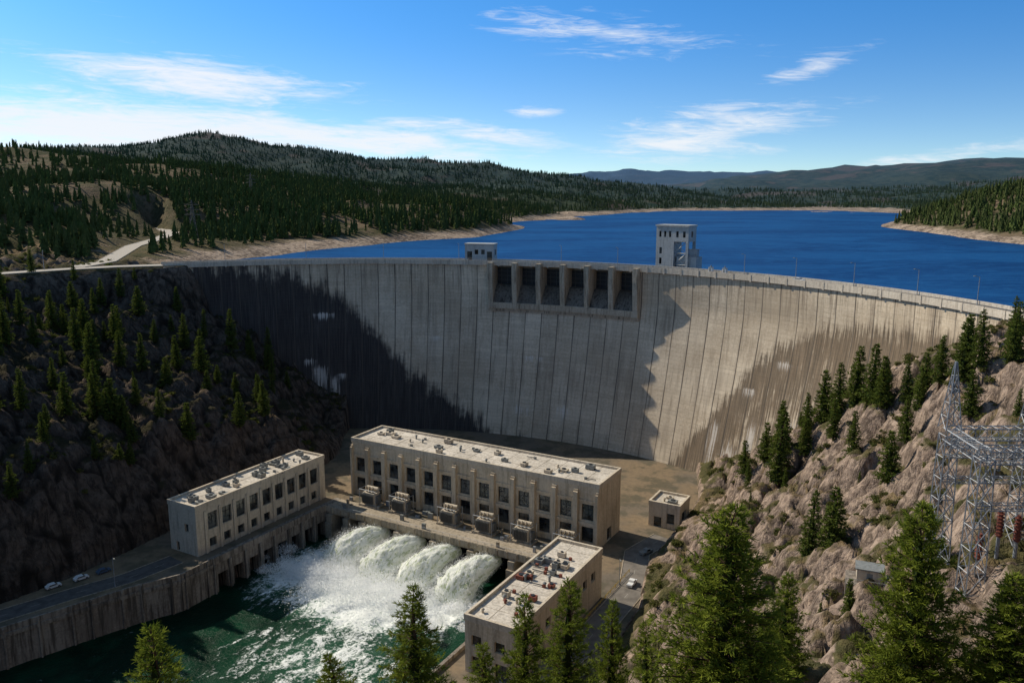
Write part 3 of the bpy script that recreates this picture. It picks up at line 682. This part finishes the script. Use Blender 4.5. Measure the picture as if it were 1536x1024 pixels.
def conifer(name,seed,h,R,levels,brs,tuft,needle,leaf,mode=0,trunkclear=.08,wid=.1):
    r=random.Random(seed); mb=MB()
    segs=7
    lean=[Vector((r.uniform(-.02,.02)*h*k/segs,r.uniform(-.02,.02)*h*k/segs,h*k/segs)) for k in range(segs+1)]
    lean[0]=Vector((0,0,-2))
    tr=h*.016+.06
    for k in range(segs): mb.cyl(lean[k],lean[k+1],tr*(1-k/segs)+.03,tr*(1-(k+1)/segs)+.02,7,0,False)
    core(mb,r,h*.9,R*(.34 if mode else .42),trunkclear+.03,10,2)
    def tp(z):
        f=max(0,min(segs-1e-3,z/h*segs)); i=int(f); a=lean[i] if i else Vector((0,0,0)); return a.lerp(lean[i+1],f-i)
    for l in range(levels):
        t=(l+.5*r.random())/levels; z=h*(trunkclear+(1-trunkclear)*t)
        prof=(1-t)**(.62 if mode else .8)*min(1,.6+t*3.0)
        rad=R*prof*r.uniform(.7,1.15)+.12
        nb=max(4,int(brs*(1-.5*t)))
        a0=r.uniform(0,6.28)
        for b in range(nb):
            if r.random()<.08: continue
            an=a0+6.283*b/nb+r.uniform(-.35,.35); ln_=rad*r.uniform(.55,1.18)
            up=.35*t+.05 if mode else -.12+.5*t
            o_=tp(z); d=Vector((math.cos(an),math.sin(an),up+r.uniform(-.15,.15))).normalized()
            tip=o_+d*ln_+Vector((0,0,(.12*ln_ if mode else -.06*ln_)))
            if ln_>.6: mb.cyl(o_,tip,.03+.012*ln_,.015,3,0,False)
            side=d.cross(Vector((0,0,1))).normalized()
            nt_=max(2,int(tuft*(ln_/R)+1.5))
            for q in range(nt_):
                f=.3+.73*(q+r.random())/nt_
                c=o_.lerp(tip,min(f,1.02))+side*r.uniform(-.33,.33)*ln_*(1.15-f)+Vector((0,0,r.uniform(-.1,.1)*ln_*.6))
                for w in range(needle):
                    dd=(d*r.uniform(.1,1.1)+side*r.uniform(-1,1)+Vector((0,0,r.uniform(-.5,.8)))).normalized()
                    L_=r.uniform(.7,1.25)*(.46 if mode else R*.2)
                    s2=dd.cross(Vector((r.uniform(-1,1),r.uniform(-1,1),r.uniform(-1,1)))).normalized()*wid*(1 if mode else R/3.)
                    mb.poly([c-s2*.6,c+s2*.6,c+dd*L_+s2*.25,c+dd*L_-s2*.25],1)
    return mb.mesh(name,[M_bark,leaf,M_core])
def fartree(name,seed,h,R):
    r=random.Random(seed); mb=MB(); mb.cyl((0,0,-1.5),(0,0,h*.5),.25,.12,4,0,False)
    n=6
    for l in range(n):
        f=l/n; za=h*(.12+.86*f); zb=min(h,za+h*.30); ra=R*(1-f)**.8+.15; k=10
        ox,oy=r.uniform(-.12,.12)*R,r.uniform(-.12,.12)*R
        ring=[]
        for i in range(k):
            q=ra*(1.15 if i%2 else .62)*r.uniform(.75,1.2); an=6.283*i/k+l*.7
            ring.append((ox+math.cos(an)*q,oy+math.sin(an)*q,za-(.25*ra if i%2 else 0)+r.uniform(-.2,.2)))
        for i in range(k): mb.poly([ring[i],ring[(i+1)%k],(ox*.4,oy*.4,zb)],1)
    return mb.mesh(name,[M_bark,M_leafF])
HERO=[conifer('pine_hero_a',1,20,4.8,46,13,14,9,M_leafH,1,.05,.065),conifer('pine_hero_b',2,20,3.8,38,10,12,9,M_leafH,1,.08,.065),conifer('pine_hero_c',3,20,4.2,34,10,12,9,M_leafH,1,.08,.065)]
MID=[conifer('conifer_mid_%d'%k,20+k,16,[2.9,3.4,2.4,3.2][k],28,9,5,5,M_leafM,0,.08,.19) for k in range(4)]
FAR=[fartree('conifer_far_%d'%k,40+k,15,[2.3,2.9,2.0][k]) for k in range(3)]
def tree(me,x,y,top=None,h=None,base_h=20.,wr=None):
    z=hz(x,y)-.4
    if top is not None: h=top-z
    s_=h/base_h; o_=bpy.data.objects.new('pine_tree',me); COL.objects.link(o_)
    o_.location=(x,y,z); w=s_ if wr is None else wr
    o_.scale=(w,w,s_); o_.rotation_euler=(random.uniform(-.03,.03),random.uniform(-.03,.03),random.uniform(0,6.28)); return o_
for (x,y,top,w,k) in ((20,70,107.5,1.6,0),(41,75,106,1.42,0),(-9.6,72,98.2,1.15,1),(-29,60,101.6,1.1,2),(1.3,85,90.4,1.15,1),(6.6,90,90,1.25,2),(13,95,84.5,1.0,1),(19.6,105,76,.85,2),(-17,70,92.8,.95,1),(-3.3,85,84.4,.95,2),(37,100,86,1.1,1),(47.5,70,101,1.35,0),(29.5,86,87,.95,1),(25,92,81,.9,2)):
    tree(HERO[k],x,y,top=top,wr=w)
mid=[(90,297,16),(96,292,16),(92,265,28),(95,272,20),(108.5,285,14),(109,272,20),(111,264,21),(112.5,255,21),(114,247,20),(114,240,17),(118.5,235,15),(120,228,14),(119,218,14),(120,208,18),(121,203,16),(124.6,196,13),(102.6,232,16),(98.6,200,15),(73,185,19),(76.5,180,16),(108,212,14),(104,250,14),(88,285,12),(116,222,12),(128,200,14),(112,190,12),(105,275,15),(101,265,13),(117,245,15),(125,215,15),(131,207,14)]
placed=[(a[0],a[1]) for a in mid]
for k,(x,y,h) in enumerate(mid): tree(MID[(k*7)%4],x,y,h=h,base_h=16.,wr=h/16*random.uniform(.95,1.25)+.05)
r=random.Random(19); c=0; tries=0
while c<16 and tries<3000:
    tries+=1; x=r.uniform(50,150);y=r.uniform(120,300); z=hz(x,y)
    if z<24 or x>y*.72 or math.hypot(x-cx,y-cy)>np.polyval(pf,math.atan2(y-cy,x-cx))-14: continue
    if x<.45*y and y<190 and x>70: continue
    sl=abs(hz(x+2,y)-hz(x-2,y))+abs(hz(x,y+2)-hz(x,y-2))
    if sl>7 or min((x-a)**2+(y-b)**2 for a,b in placed)<25: continue
    placed.append((x,y)); tree(r.choice(MID),x,y,h=r.uniform(4,11),base_h=16.); c+=1
left=[(-137,386,21),(-165,392,13),(-150,385,15),(-176,350,17),(-200,345,19),(-190,352,19),(-118,385,14),(-225,352,16),(-160,300,19),(-172,322,22),(-196,300,17),(-150,352,16),(-160,340,17),(-182,330,18)]
for k,(x,y,h) in enumerate(left): tree(MID[k%4],x,y,h=h,base_h=16.)
r=random.Random(11); placed=[(a[0],a[1]) for a in left]; c=0;tries=0
while c<120 and tries<12000:
    tries+=1; x=r.uniform(-300,-104);y=r.uniform(240,404); z=hz(x,y)
    if z<38 or dpoly(np.array([x]),np.array([y]),RD)[0]<10: continue
    sl=abs(hz(x+2,y)-hz(x-2,y))+abs(hz(x,y+2)-hz(x,y-2))
    if sl>9 or min((x-a)**2+(y-b)**2 for a,b in placed)<20: continue
    h=r.uniform(6,19)
    if z+h>101 and y>300: h=101-z
    if h<4: continue
    placed.append((x,y)); tree(r.choice(MID),x,y,h=h,base_h=16.,wr=h/16*r.uniform(.95,1.4)); c+=1
for (x,y,h) in ((-222,371,12),(-206,377,10),(-238,350,14)): tree(MID[0],x,y,h=h,base_h=16.)
def instanced(name,points,scales,meshes):
    cl=bpy.data.collections.new(name+'_sources')
    for me_ in meshes:
        o_=bpy.data.objects.new(me_.name,me_); cl.objects.link(o_)
    me_=bpy.data.meshes.new(name); me_.from_pydata(points,[],[])
    at=me_.attributes.new('isc','FLOAT','POINT'); at.data.foreach_set('value',scales)
    ob=bpy.data.objects.new(name,me_); COL.objects.link(ob)
    ng=bpy.data.node_groups.new(name,'GeometryNodeTree'); ng.interface.new_socket('Geometry',in_out='INPUT',socket_type='NodeSocketGeometry'); ng.interface.new_socket('Geometry',in_out='OUTPUT',socket_type='NodeSocketGeometry')
    N_=ng.nodes; i=N_.new('NodeGroupInput');u=N_.new('NodeGroupOutput'); ip=N_.new('GeometryNodeInstanceOnPoints'); ci=N_.new('GeometryNodeCollectionInfo')
    ci.inputs['Collection'].default_value=cl; ci.inputs['Separate Children'].default_value=True; ci.inputs['Reset Children'].default_value=True
    ip.inputs['Pick Instance'].default_value=True
    na=N_.new('GeometryNodeInputNamedAttribute'); na.data_type='FLOAT'; na.inputs['Name'].default_value='isc'
    rv=N_.new('FunctionNodeRandomValue'); rv.data_type='FLOAT_VECTOR'; rv.inputs[0].default_value=(0,0,0); rv.inputs[1].default_value=(.05,.05,6.28)
    mp=N_.new('GeometryNodeMeshToPoints')
    lk=ng.links.new
    lk(i.outputs[0],mp.inputs[0]); lk(mp.outputs[0],ip.inputs['Points']); lk(ci.outputs[0],ip.inputs['Instance']); lk(rv.outputs[0],ip.inputs['Rotation']); lk(na.outputs[0],ip.inputs['Scale']); lk(ip.outputs[0],u.inputs[0])
    md=ob.modifiers.new('scatter','NODES'); md.node_group=ng
    return ob
r=random.Random(5); pp=[];ss=[]
for k in range(100000):
    y=430+ (r.random()**1.25)*2350; x=r.uniform(-.75,.8)*y
    z=hz(x,y)
    if z<98.6+(1.2 if y<900 else 0): continue
    nzv=mn.fractal(Vector((x/90,y/90,3.)),1.,2.,3)
    if y>1300: thr=-.3
    elif x>300: thr=-.5
    elif x>-.42*y and y>600: thr=-.28
    elif y>800: thr=.14
    else: thr=.18
    if nzv<thr and r.random()>.16: continue
    if y<800 and dpoly(np.array([x]),np.array([y]),R2)[0]<14: continue
    if y<470 and x>-190: continue
    if r.random()<(.25 if y>1300 else .3): continue
    pp.append((x,y,z-.5)); ss.append(r.uniform(.4,1.05)*(1.0 if y<1400 else .85))
instanced('distant_forest',pp,ss,FAR)
def shrub(seed):
    r=random.Random(seed); mb=MB()
    for k in range(170):
        c=Vector((r.gauss(0,.55),r.gauss(0,.55),abs(r.gauss(.4,.3)))); s_=r.uniform(.12,.28)
        q=[c+Vector((r.gauss(0,s_),r.gauss(0,s_),r.gauss(0,s_))) for _ in range(4)]; mb.poly(q[:3],0)
    return mb.mesh('shrub_%d'%seed,[leafmat('shrub_leaves%d'%seed,(.05,.065,.02),(.12,.13,.04),(.11,.085,.04),1.)])
SH=[shrub(1),shrub(2)]
pp=[];ss=[]
for k in range(7500):
    if r.random()<.45: x=r.uniform(40,150);y=r.uniform(110,330)
    else: x=r.uniform(-300,-90);y=r.uniform(230,430)
    z=hz(x,y)
    if z<14: continue
    if inpoly(np.array([x]),np.array([y]),PF)[0]: continue
    if mn.noise(Vector((x/14,y/14,0)))<.06: continue
    sl=abs(hz(x+1.5,y)-hz(x-1.5,y))+abs(hz(x,y+1.5)-hz(x,y-1.5))
    if sl>5.5: continue
    if dpoly(np.array([x]),np.array([y]),RD)[0]<8: continue
    if math.hypot(x-cx,y-cy)>np.polyval(pf,math.atan2(y-cy,x-cx))-2 and y<450 and x>-170: continue
    pp.append((x,y,z-.15)); ss.append(r.uniform(.35,1.2))
instanced('shrubs',pp,ss,SH)
# ------------------------------------------------------------------ gatehouse and intake tower on the crest
def crest_frame(name,u,off):
    p_=P(u,100,off); q_=P(u+1,100,off); return empty(name,p_,math.atan2(q_[1]-p_[1],q_[0]-p_[0]))
e=crest_frame('gatehouse',161,-11); mw=MB();mg=MB()
wallo(mw,mg,(-8,-3.5),(1,0),(0,-1),16,-3,8.5,[(1.2,4,.2,5),(5.4,7.4,3.5,6),(9,11,3.5,6),(12.2,15,.2,5)])
wallo(mw,mg,(8,-3.5),(0,1),(1,0),7,-3,8.5,[(2,5,3,6)]); wallo(mw,mg,(8,3.5),(-1,0),(0,1),16,-3,8.5,[]); wallo(mw,mg,(-8,3.5),(0,-1),(-1,0),7,-3,8.5,[(2,5,3,6)])
mw.box(-8.3,8.3,-3.8,3.8,8.5,9.2); mw.obj('walls',[M_tower,M_dark],e); mg.obj('windows',[M_glass],e)
e=crest_frame('intake_tower',262,-13.5); mw=MB();mg=MB(); st=MB()
T=20.
wallo(mw,mg,(-8.5,-4),(1,0),(0,-1),9.5,-10,T,[(1.5,2.7,15,17.8),(4.1,5.3,15,17.8),(6.7,7.9,15,17.8),(1.8,3.2,7,10),(1.8,3.2,2,5)])
wallo(mw,mg,(1,-4),(0,1),(1,0),8,-10,13,[(3,5,3,6)]); wallo(mw,mg,(1,4),(-1,0),(0,1),9.5,-10,T,[]); wallo(mw,mg,(-8.5,4),(0,-1),(-1,0),8,-10,T,[(3,5,15,18)])
wallo(mw,mg,(1,-4),(1,0),(0,-1),7.5,13,T,[(1,2.4,15,17.8),(4.6,6,15,17.8)]); wallo(mw,mg,(8.5,-4),(0,1),(1,0),8,13,T,[(3,5,15,17.8)]); wallo(mw,mg,(8.5,4),(-1,0),(0,1),7.5,13,T,[])
mw.poly([(1,-4,13),(8.5,-4,13),(8.5,4,13),(1,4,13)]); mw.box(-8.9,8.9,-4.4,4.4,T,T+.8)
mw.box(7.3,8.5,-4,-2.8,-10,12.997); mw.box(7.3,8.5,2.8,4,-10,12.997); mw.box(2,7.29,-2.7,3,-10,6.0); mw.box(8.51,12.5,-3,3,-10,6.0)
for z_ in (2,7.5,13): st.beam((1,-3.6,z_),(7.4,-3.6,z_),.3)
for (z0_,z1_) in ((2,7.5),(7.5,13)):
    st.beam((1,-3.6,z0_),(7.4,-3.6,z1_),.22);st.beam((1,-3.6,z1_),(7.4,-3.6,z0_),.22)
for k in range(7): st.beam((2+k*1.7,-3.2,6),(2+k*1.7,-3.2,7.2),.1)
for z_ in (6.6,7.2): st.beam((2,-3.2,z_),(12.4,-3.2,z_),.1)
st.box(8.6,13.5,-3.4,-1,9.5,9.8); st.box(8.8,13,-3.1,-1.3,6.0,9.5)
mw.obj('walls',[M_tower,M_dark],e); mg.obj('windows',[M_glass],e); st.obj('steelwork',[M_steel],e)
for u in (284,291):
    e=crest_frame('hoist_cabinet',u,-6.5); mb=MB(); mb.box(-.9,.9,-.8,.8,0,2.2); mb.box(-1,1,-.9,.9,2.2,2.4,1); mb.cyl((0,0,2.4),(0,0,3.2),.3,n=8,mi=1); mb.box(-.5,.5,-.83,-.803,.3,1.8,1); mb.obj('cabinet',[M_white,M_grey],e)
def lamp(x,y,z,rz,h=9.):
    e=empty('street_lamp',(x,y,z),rz); mb=MB(); mb.cyl((0,0,0),(0,0,.5),.22,n=8); mb.cyl((0,0,.5),(0,0,h),.15,.09,8); mb.cyl((0,0,h-.2),(0,-1.6,h+.25),.08,.06,6)
    mb.box(-.18,.18,-2.4,-1.5,h+.18,h+.36,1); mb.obj('pole',[M_steel,M_grey],e)
for u in (30,70,110,150,205,235,300,325,352,380,405,428):
    p_=P(u,100,-7.6); q_=P(u+1,100,-7.6); lamp(*p_,math.atan2(q_[1]-p_[1],q_[0]-p_[0]),9)
lamp(-127,238.5,12.05,.7,10); lamp(-178,190.5,12.05,.8,10); lamp(*L(127.5,-20),12.05,0,9)
for (x,y) in ((-222,381),(-245,358),(-262,346)): lamp(x,y,99.8,.6,9)
def car(name,x,y,z,rz,paint,pickup=False):
    e=empty(name,(x,y,z),rz); mb=MB()
    if pickup: body=[(-2.6,.35),(2.6,.35),(2.65,.9),(2.4,1.1),(1.5,1.15),(.9,1.85),(-.5,1.85),(-.7,1.15),(-2.6,1.1)]
    else: body=[(-2.2,.35),(2.2,.35),(2.25,.75),(2.0,.92),(1.2,1.0),(.5,1.5),(-1.2,1.52),(-1.9,1.05),(-2.25,.95)]
    mb.prism(body,-.9,.9,0)
    tz=1.75 if pickup else 1.42; bz=1.2 if pickup else 1.02; x1,x2=(1.35,-.45) if pickup else (1.1,-1.6)
    for sy in (-.905,.905): mb.poly([(x1,sy,bz),(x2,sy,bz),(x2+(.05 if pickup else .45),sy,tz),((.85 if pickup else .5),sy,tz)],1)
    q=((1.52,1.16),(.93,1.82)) if pickup else ((1.24,1.0),(.53,1.48))
    mb.poly([(q[0][0],-.8,q[0][1]),(q[0][0],.8,q[0][1]),(q[1][0],.75,q[1][1]),(q[1][0],-.75,q[1][1])],1)
    for wx in (-1.4,1.45):
        for sy in (-1,1): mb.cyl((wx,sy*.95,.36),(wx,sy*.7,.36),.36,n=12,mi=2); mb.cyl((wx,sy*.96,.36),(wx,sy*.95,.36),.18,n=8,mi=3)
    mb.box(2.27 if not pickup else 2.66,2.34 if not pickup else 2.74,-.8,.8,.4,.6,3)
    mb.obj('body',[paint,M_glass,M_rubber,M_grey],e)
M_blue=plain('blue_paint',(.08,.13,.2),.3,.5)
car('parked_car',-146.5,238.,12.02,.85,M_white); car('parked_car',-140.5,243.5,12.02,.85,M_white); car('parked_car',-135.6,248.4,12.02,.85,M_blue)
car('pickup_truck',*L(131,-18),12.06,ANG+1.57,M_white,True); car('pickup_truck',*L(127,6),12.06,ANG+1.2,M_grey,True)
p_=P(330,100.02,-3); car('parked_car',*p_,-.9,M_white)
# ------------------------------------------------------------------ steel gantry
def lattice(mb,x,y,z0,z1,w0,w1,n,t=.18):
    for k in range(n):
        f0=k/n;f1=(k+1)/n; a=w0+(w1-w0)*f0;b=w0+(w1-w0)*f1; za=z0+(z1-z0)*f0;zb=z0+(z1-z0)*f1
        A=[(x-a,y-a,za),(x+a,y-a,za),(x+a,y+a,za),(x-a,y+a,za)]; B=[(x-b,y-b,zb),(x+b,y-b,zb),(x+b,y+b,zb),(x-b,y+b,zb)]
        for i in range(4):
            j=(i+1)%4; mb.beam(A[i],B[i],t); mb.beam(A[i],B[j],t*.6); mb.beam(A[j],B[i],t*.6); mb.beam(B[i],B[j],t*.6)
def trussbeam(mb,p,q,w,n,t=.16):
    p=Vector(p);q=Vector(q);d=(q-p).normalized();s_=d.cross(Vector((0,0,1))).normalized()*w;u_=Vector((0,0,w))
    c=[s_+u_,-s_+u_,-s_-u_,s_-u_]
    for k in range(n):
        a=p.lerp(q,k/n);b=p.lerp(q,(k+1)/n)
        for i in range(4):
            j=(i+1)%4; mb.beam(a+c[i],b+c[i],t); mb.beam(a+c[i],b+c[j],t*.6); mb.beam(b+c[i],b+c[j],t*.6)
e=empty('steel_switchyard_gantry'); mb=MB(); ins=MB()
cols=[(73.5,130),(87,130),(72.5,118),(86,118),(100,130),(100,118)]
for (x,y) in cols: lattice(mb,x,y,hz(x,y)-1.5,96,1.5,1.1,7)
for (x,y) in ((73.5,130),(86,118),(87,130)): lattice(mb,x,y,97,108.5,1.3,.12,5,.14)
for a,b in ((0,1),(1,4),(2,3),(3,5),(0,2),(1,3),(4,5)): trussbeam(mb,(*cols[a],96.2),(*cols[b],96.2),1.0,7)
trussbeam(mb,(70,124,95),(101,124,95),.8,14)
for a,b in ((0,1),(2,3)): trussbeam(mb,(*cols[a],88),(*cols[b],88),.5,7,.12)
for k in range(12): mb.beam((71+k*1.8,117,97.2),(71+k*1.8,117,98.4),.09)
mb.beam((71,117,98.4),(91,117,98.4),.09);mb.beam((71,117,97.8),(91,117,97.8),.07)
for k in range(12):
    x=75+k*2.2
    for y in (118,124,130):
        ins.cyl((x,y,95.3),(x,y,93.9),.05,n=4,mi=0)
        for q in range(5): ins.cyl((x,y,95.-q*.25),(x,y,94.9-q*.25),.22,n=8,mi=1)
    ins.beam((x,118,93.8),(x,130,93.8),.06,0)
for k in range(5):
    x=77+k*3.;y=124; z=hz(x,y); ins.cyl((x,y,z-1),(x,y,z+4),.3,n=8,mi=0)
    ins.cyl((x,y,z+4),(x,y,z+8.5),.45,.3,10,2)
    for q in range(7): ins.cyl((x,y,z+4.3+q*.6),(x,y,z+4.45+q*.6),.6,n=10,mi=2)
mb.obj('lattice_frame',[M_steel],e); ins.obj('insulators',[M_steel,M_grey,M_rust],e)
zb=hz(66,138)
e=empty('equipment_shed',(66,138,zb),-.4); mb=MB(); mb.box(-4,4,-3,3,-4,.6,1); mb.box(-2.2,2.2,-1.6,1.6,.6,3.2,0); mb.box(-2.5,2.5,-1.9,1.9,3.2,3.4,2); mb.box(-.5,.5,-1.63,-1.603,.7,2.6,2); mb.cyl((3,-1,.6),(3,-1,2.4),.7,n=14,mi=0)
for k in range(6): mb.beam((-4+k*1.6,-2.9,.6),(-4+k*1.6,-2.9,1.7),.08,2)
mb.beam((-4,-2.9,1.7),(4,-2.9,1.7),.08,2); mb.obj('shed',[M_con2,M_quay,M_grey],e)
M_pyl=plain('weathered_steel',(.13,.13,.13),.7,.2)
def pylon(x,y,h):
    e=empty('transmission_pylon'); mb=MB(); z=hz(x,y)
    lattice(mb,x,y,z-1,z+h*.75,h*.09,h*.03,5,.16); lattice(mb,x,y,z+h*.75,z+h,h*.03,.2,2,.14)
    for q in (.62,.75,.88):
        w=h*.22*(1.2-.4*q); mb.beam((x-w,y,z+h*q),(x+w,y,z+h*q),.16); mb.beam((x-w,y,z+h*q),(x,y,z+h*(q+.06)),.12); mb.beam((x+w,y,z+h*q),(x,y,z+h*(q+.06)),.12)
    mb.obj('lattice',[M_pyl],e)
pylon(-232,590,28); pylon(-268,840,26)
# ------------------------------------------------------------------ sun, sky
sd=Vector((-.835,.55,0)).normalized(); EL=math.radians(38); tow=Vector((sd.x*math.cos(EL),sd.y*math.cos(EL),math.sin(EL)))
sl=bpy.data.lights.new('sun','SUN'); sl.energy=5.0; sl.angle=math.radians(.5); sl.color=(1,.90,.75); so=bpy.data.objects.new('sun',sl); COL.objects.link(so); so.rotation_euler=tow.to_track_quat('Z','Y').to_euler()
w=bpy.data.worlds.new('World'); S.world=w; w.use_nodes=True; w.node_tree.nodes.clear(); g=G(w.node_tree)
out=g.n('ShaderNodeOutputWorld'); tc=g.n('ShaderNodeTexCoord').outputs['Generated']
sp=g.n('ShaderNodeSeparateXYZ',{0:tc}); dx,dy,dz=sp.outputs
az=g.m('MULTIPLY',g.m('ARCTAN2',dx,dy),57.2958); el=g.m('MULTIPLY',g.m('ARCSINE',dz),57.2958)
zs_=g.m('ADD',g.m('MULTIPLY',g.m('MAXIMUM',dz,0.0),2.0),.03)
vec=g.n('ShaderNodeVectorMath',{0:g.n('ShaderNodeCombineXYZ',{0:dx,1:dy,2:zs_}).outputs[0]},operation='NORMALIZE').outputs[0]
sky=g.n('ShaderNodeTexSky',{'Vector':vec},sky_type='NISHITA',sun_disc=False,sun_elevation=EL,sun_rotation=math.atan2(sd.x,sd.y)%(2*math.pi),air_density=1.0,dust_density=.6,ozone_density=2.,altitude=300.).outputs[0]
sky=g.n('ShaderNodeHueSaturation',{'Saturation':1.1,'Value':1.0,'Color':sky}).outputs[0]
tint=g.mix(g.step(el,0.,13.),(1.0,1.08,1.06),(.42,.97,1.3)); tint=g.mix(g.step(el,15.,32.),tint,(1.22,1.05,.82))
sky=g.mix(1.,sky,tint,'MULTIPLY')
nv=g.n('ShaderNodeCombineXYZ',{0:g.m('MULTIPLY',az,.11),1:g.m('MULTIPLY',g.m('ADD',el,g.m('MULTIPLY',az,.035)),.9),2:0.}).outputs[0]
n1=g.noise(nv,1.,6,.64,.8); n2=g.noise(g.scale(nv,(3,2.2,1)),1.,4,.65,1.5)
tot=None
for (a0,e0,wa,we,tilt,st_) in ((-25,3.9,18,2.0,-.03,1.3),(-20.4,6.9,9,1.5,-.07,1.12),(6,10.4,9,1.4,-.12,.7),(19.5,7.9,4,.9,.25,.74),(12.5,3.9,9,2.0,.12,.86),(1.3,5.5,2.4,.45,-.05,.86),(-2.6,4.,9,.9,-.1,.88),(29,2.4,8,.7,.12,.74),(13.5,5.3,4,.9,.15,.82),(-12,3.4,14,1.5,-.04,1.1),(-32,11.5,7,.6,-.1,.64),(-29,8.4,6,.5,-.05,.6)):
    da=g.m('SUBTRACT',az,a0); de=g.m('SUBTRACT',g.m('SUBTRACT',el,e0),g.m('MULTIPLY',da,tilt))
    r2_=g.m('ADD',g.m('POWER',g.m('ABSOLUTE',g.m('DIVIDE',da,wa)),2.),g.m('POWER',g.m('ABSOLUTE',g.m('DIVIDE',de,we)),2.))
    q=g.m('MULTIPLY',g.m('EXPONENT',g.m('MULTIPLY',r2_,-1.)),st_)
    tot=q if tot is None else g.m('MAXIMUM',tot,q)
cm=g.step(g.m('ADD',tot,g.m('MULTIPLY',g.m('SUBTRACT',g.m('ADD',g.m('MULTIPLY',n1,.65),g.m('MULTIPLY',n2,.35)),.5),2.8)),.3,1.25)
cm=g.m('MULTIPLY',cm,g.step(tot,.02,.3))
skc=g.mix(g.m('MULTIPLY',cm,.92),sky,(6.4,6.6,6.9))
bg=g.n('ShaderNodeBackground',{'Color':skc,'Strength':.14}); g.nt.links.new(bg.outputs[0],out.inputs[0])
# ------------------------------------------------------------------ camera
cd=bpy.data.cameras.new('camera'); cd.lens=28.24; cd.sensor_width=36; cd.clip_end=20000; cd.clip_start=.5
co=bpy.data.objects.new('camera',cd); COL.objects.link(co); co.location=(0,0,136); co.rotation_euler=(math.radians(79.5),0,0); S.camera=co
S.view_settings.view_transform='Standard'; S.view_settings.look='None'; S.view_settings.exposure=0
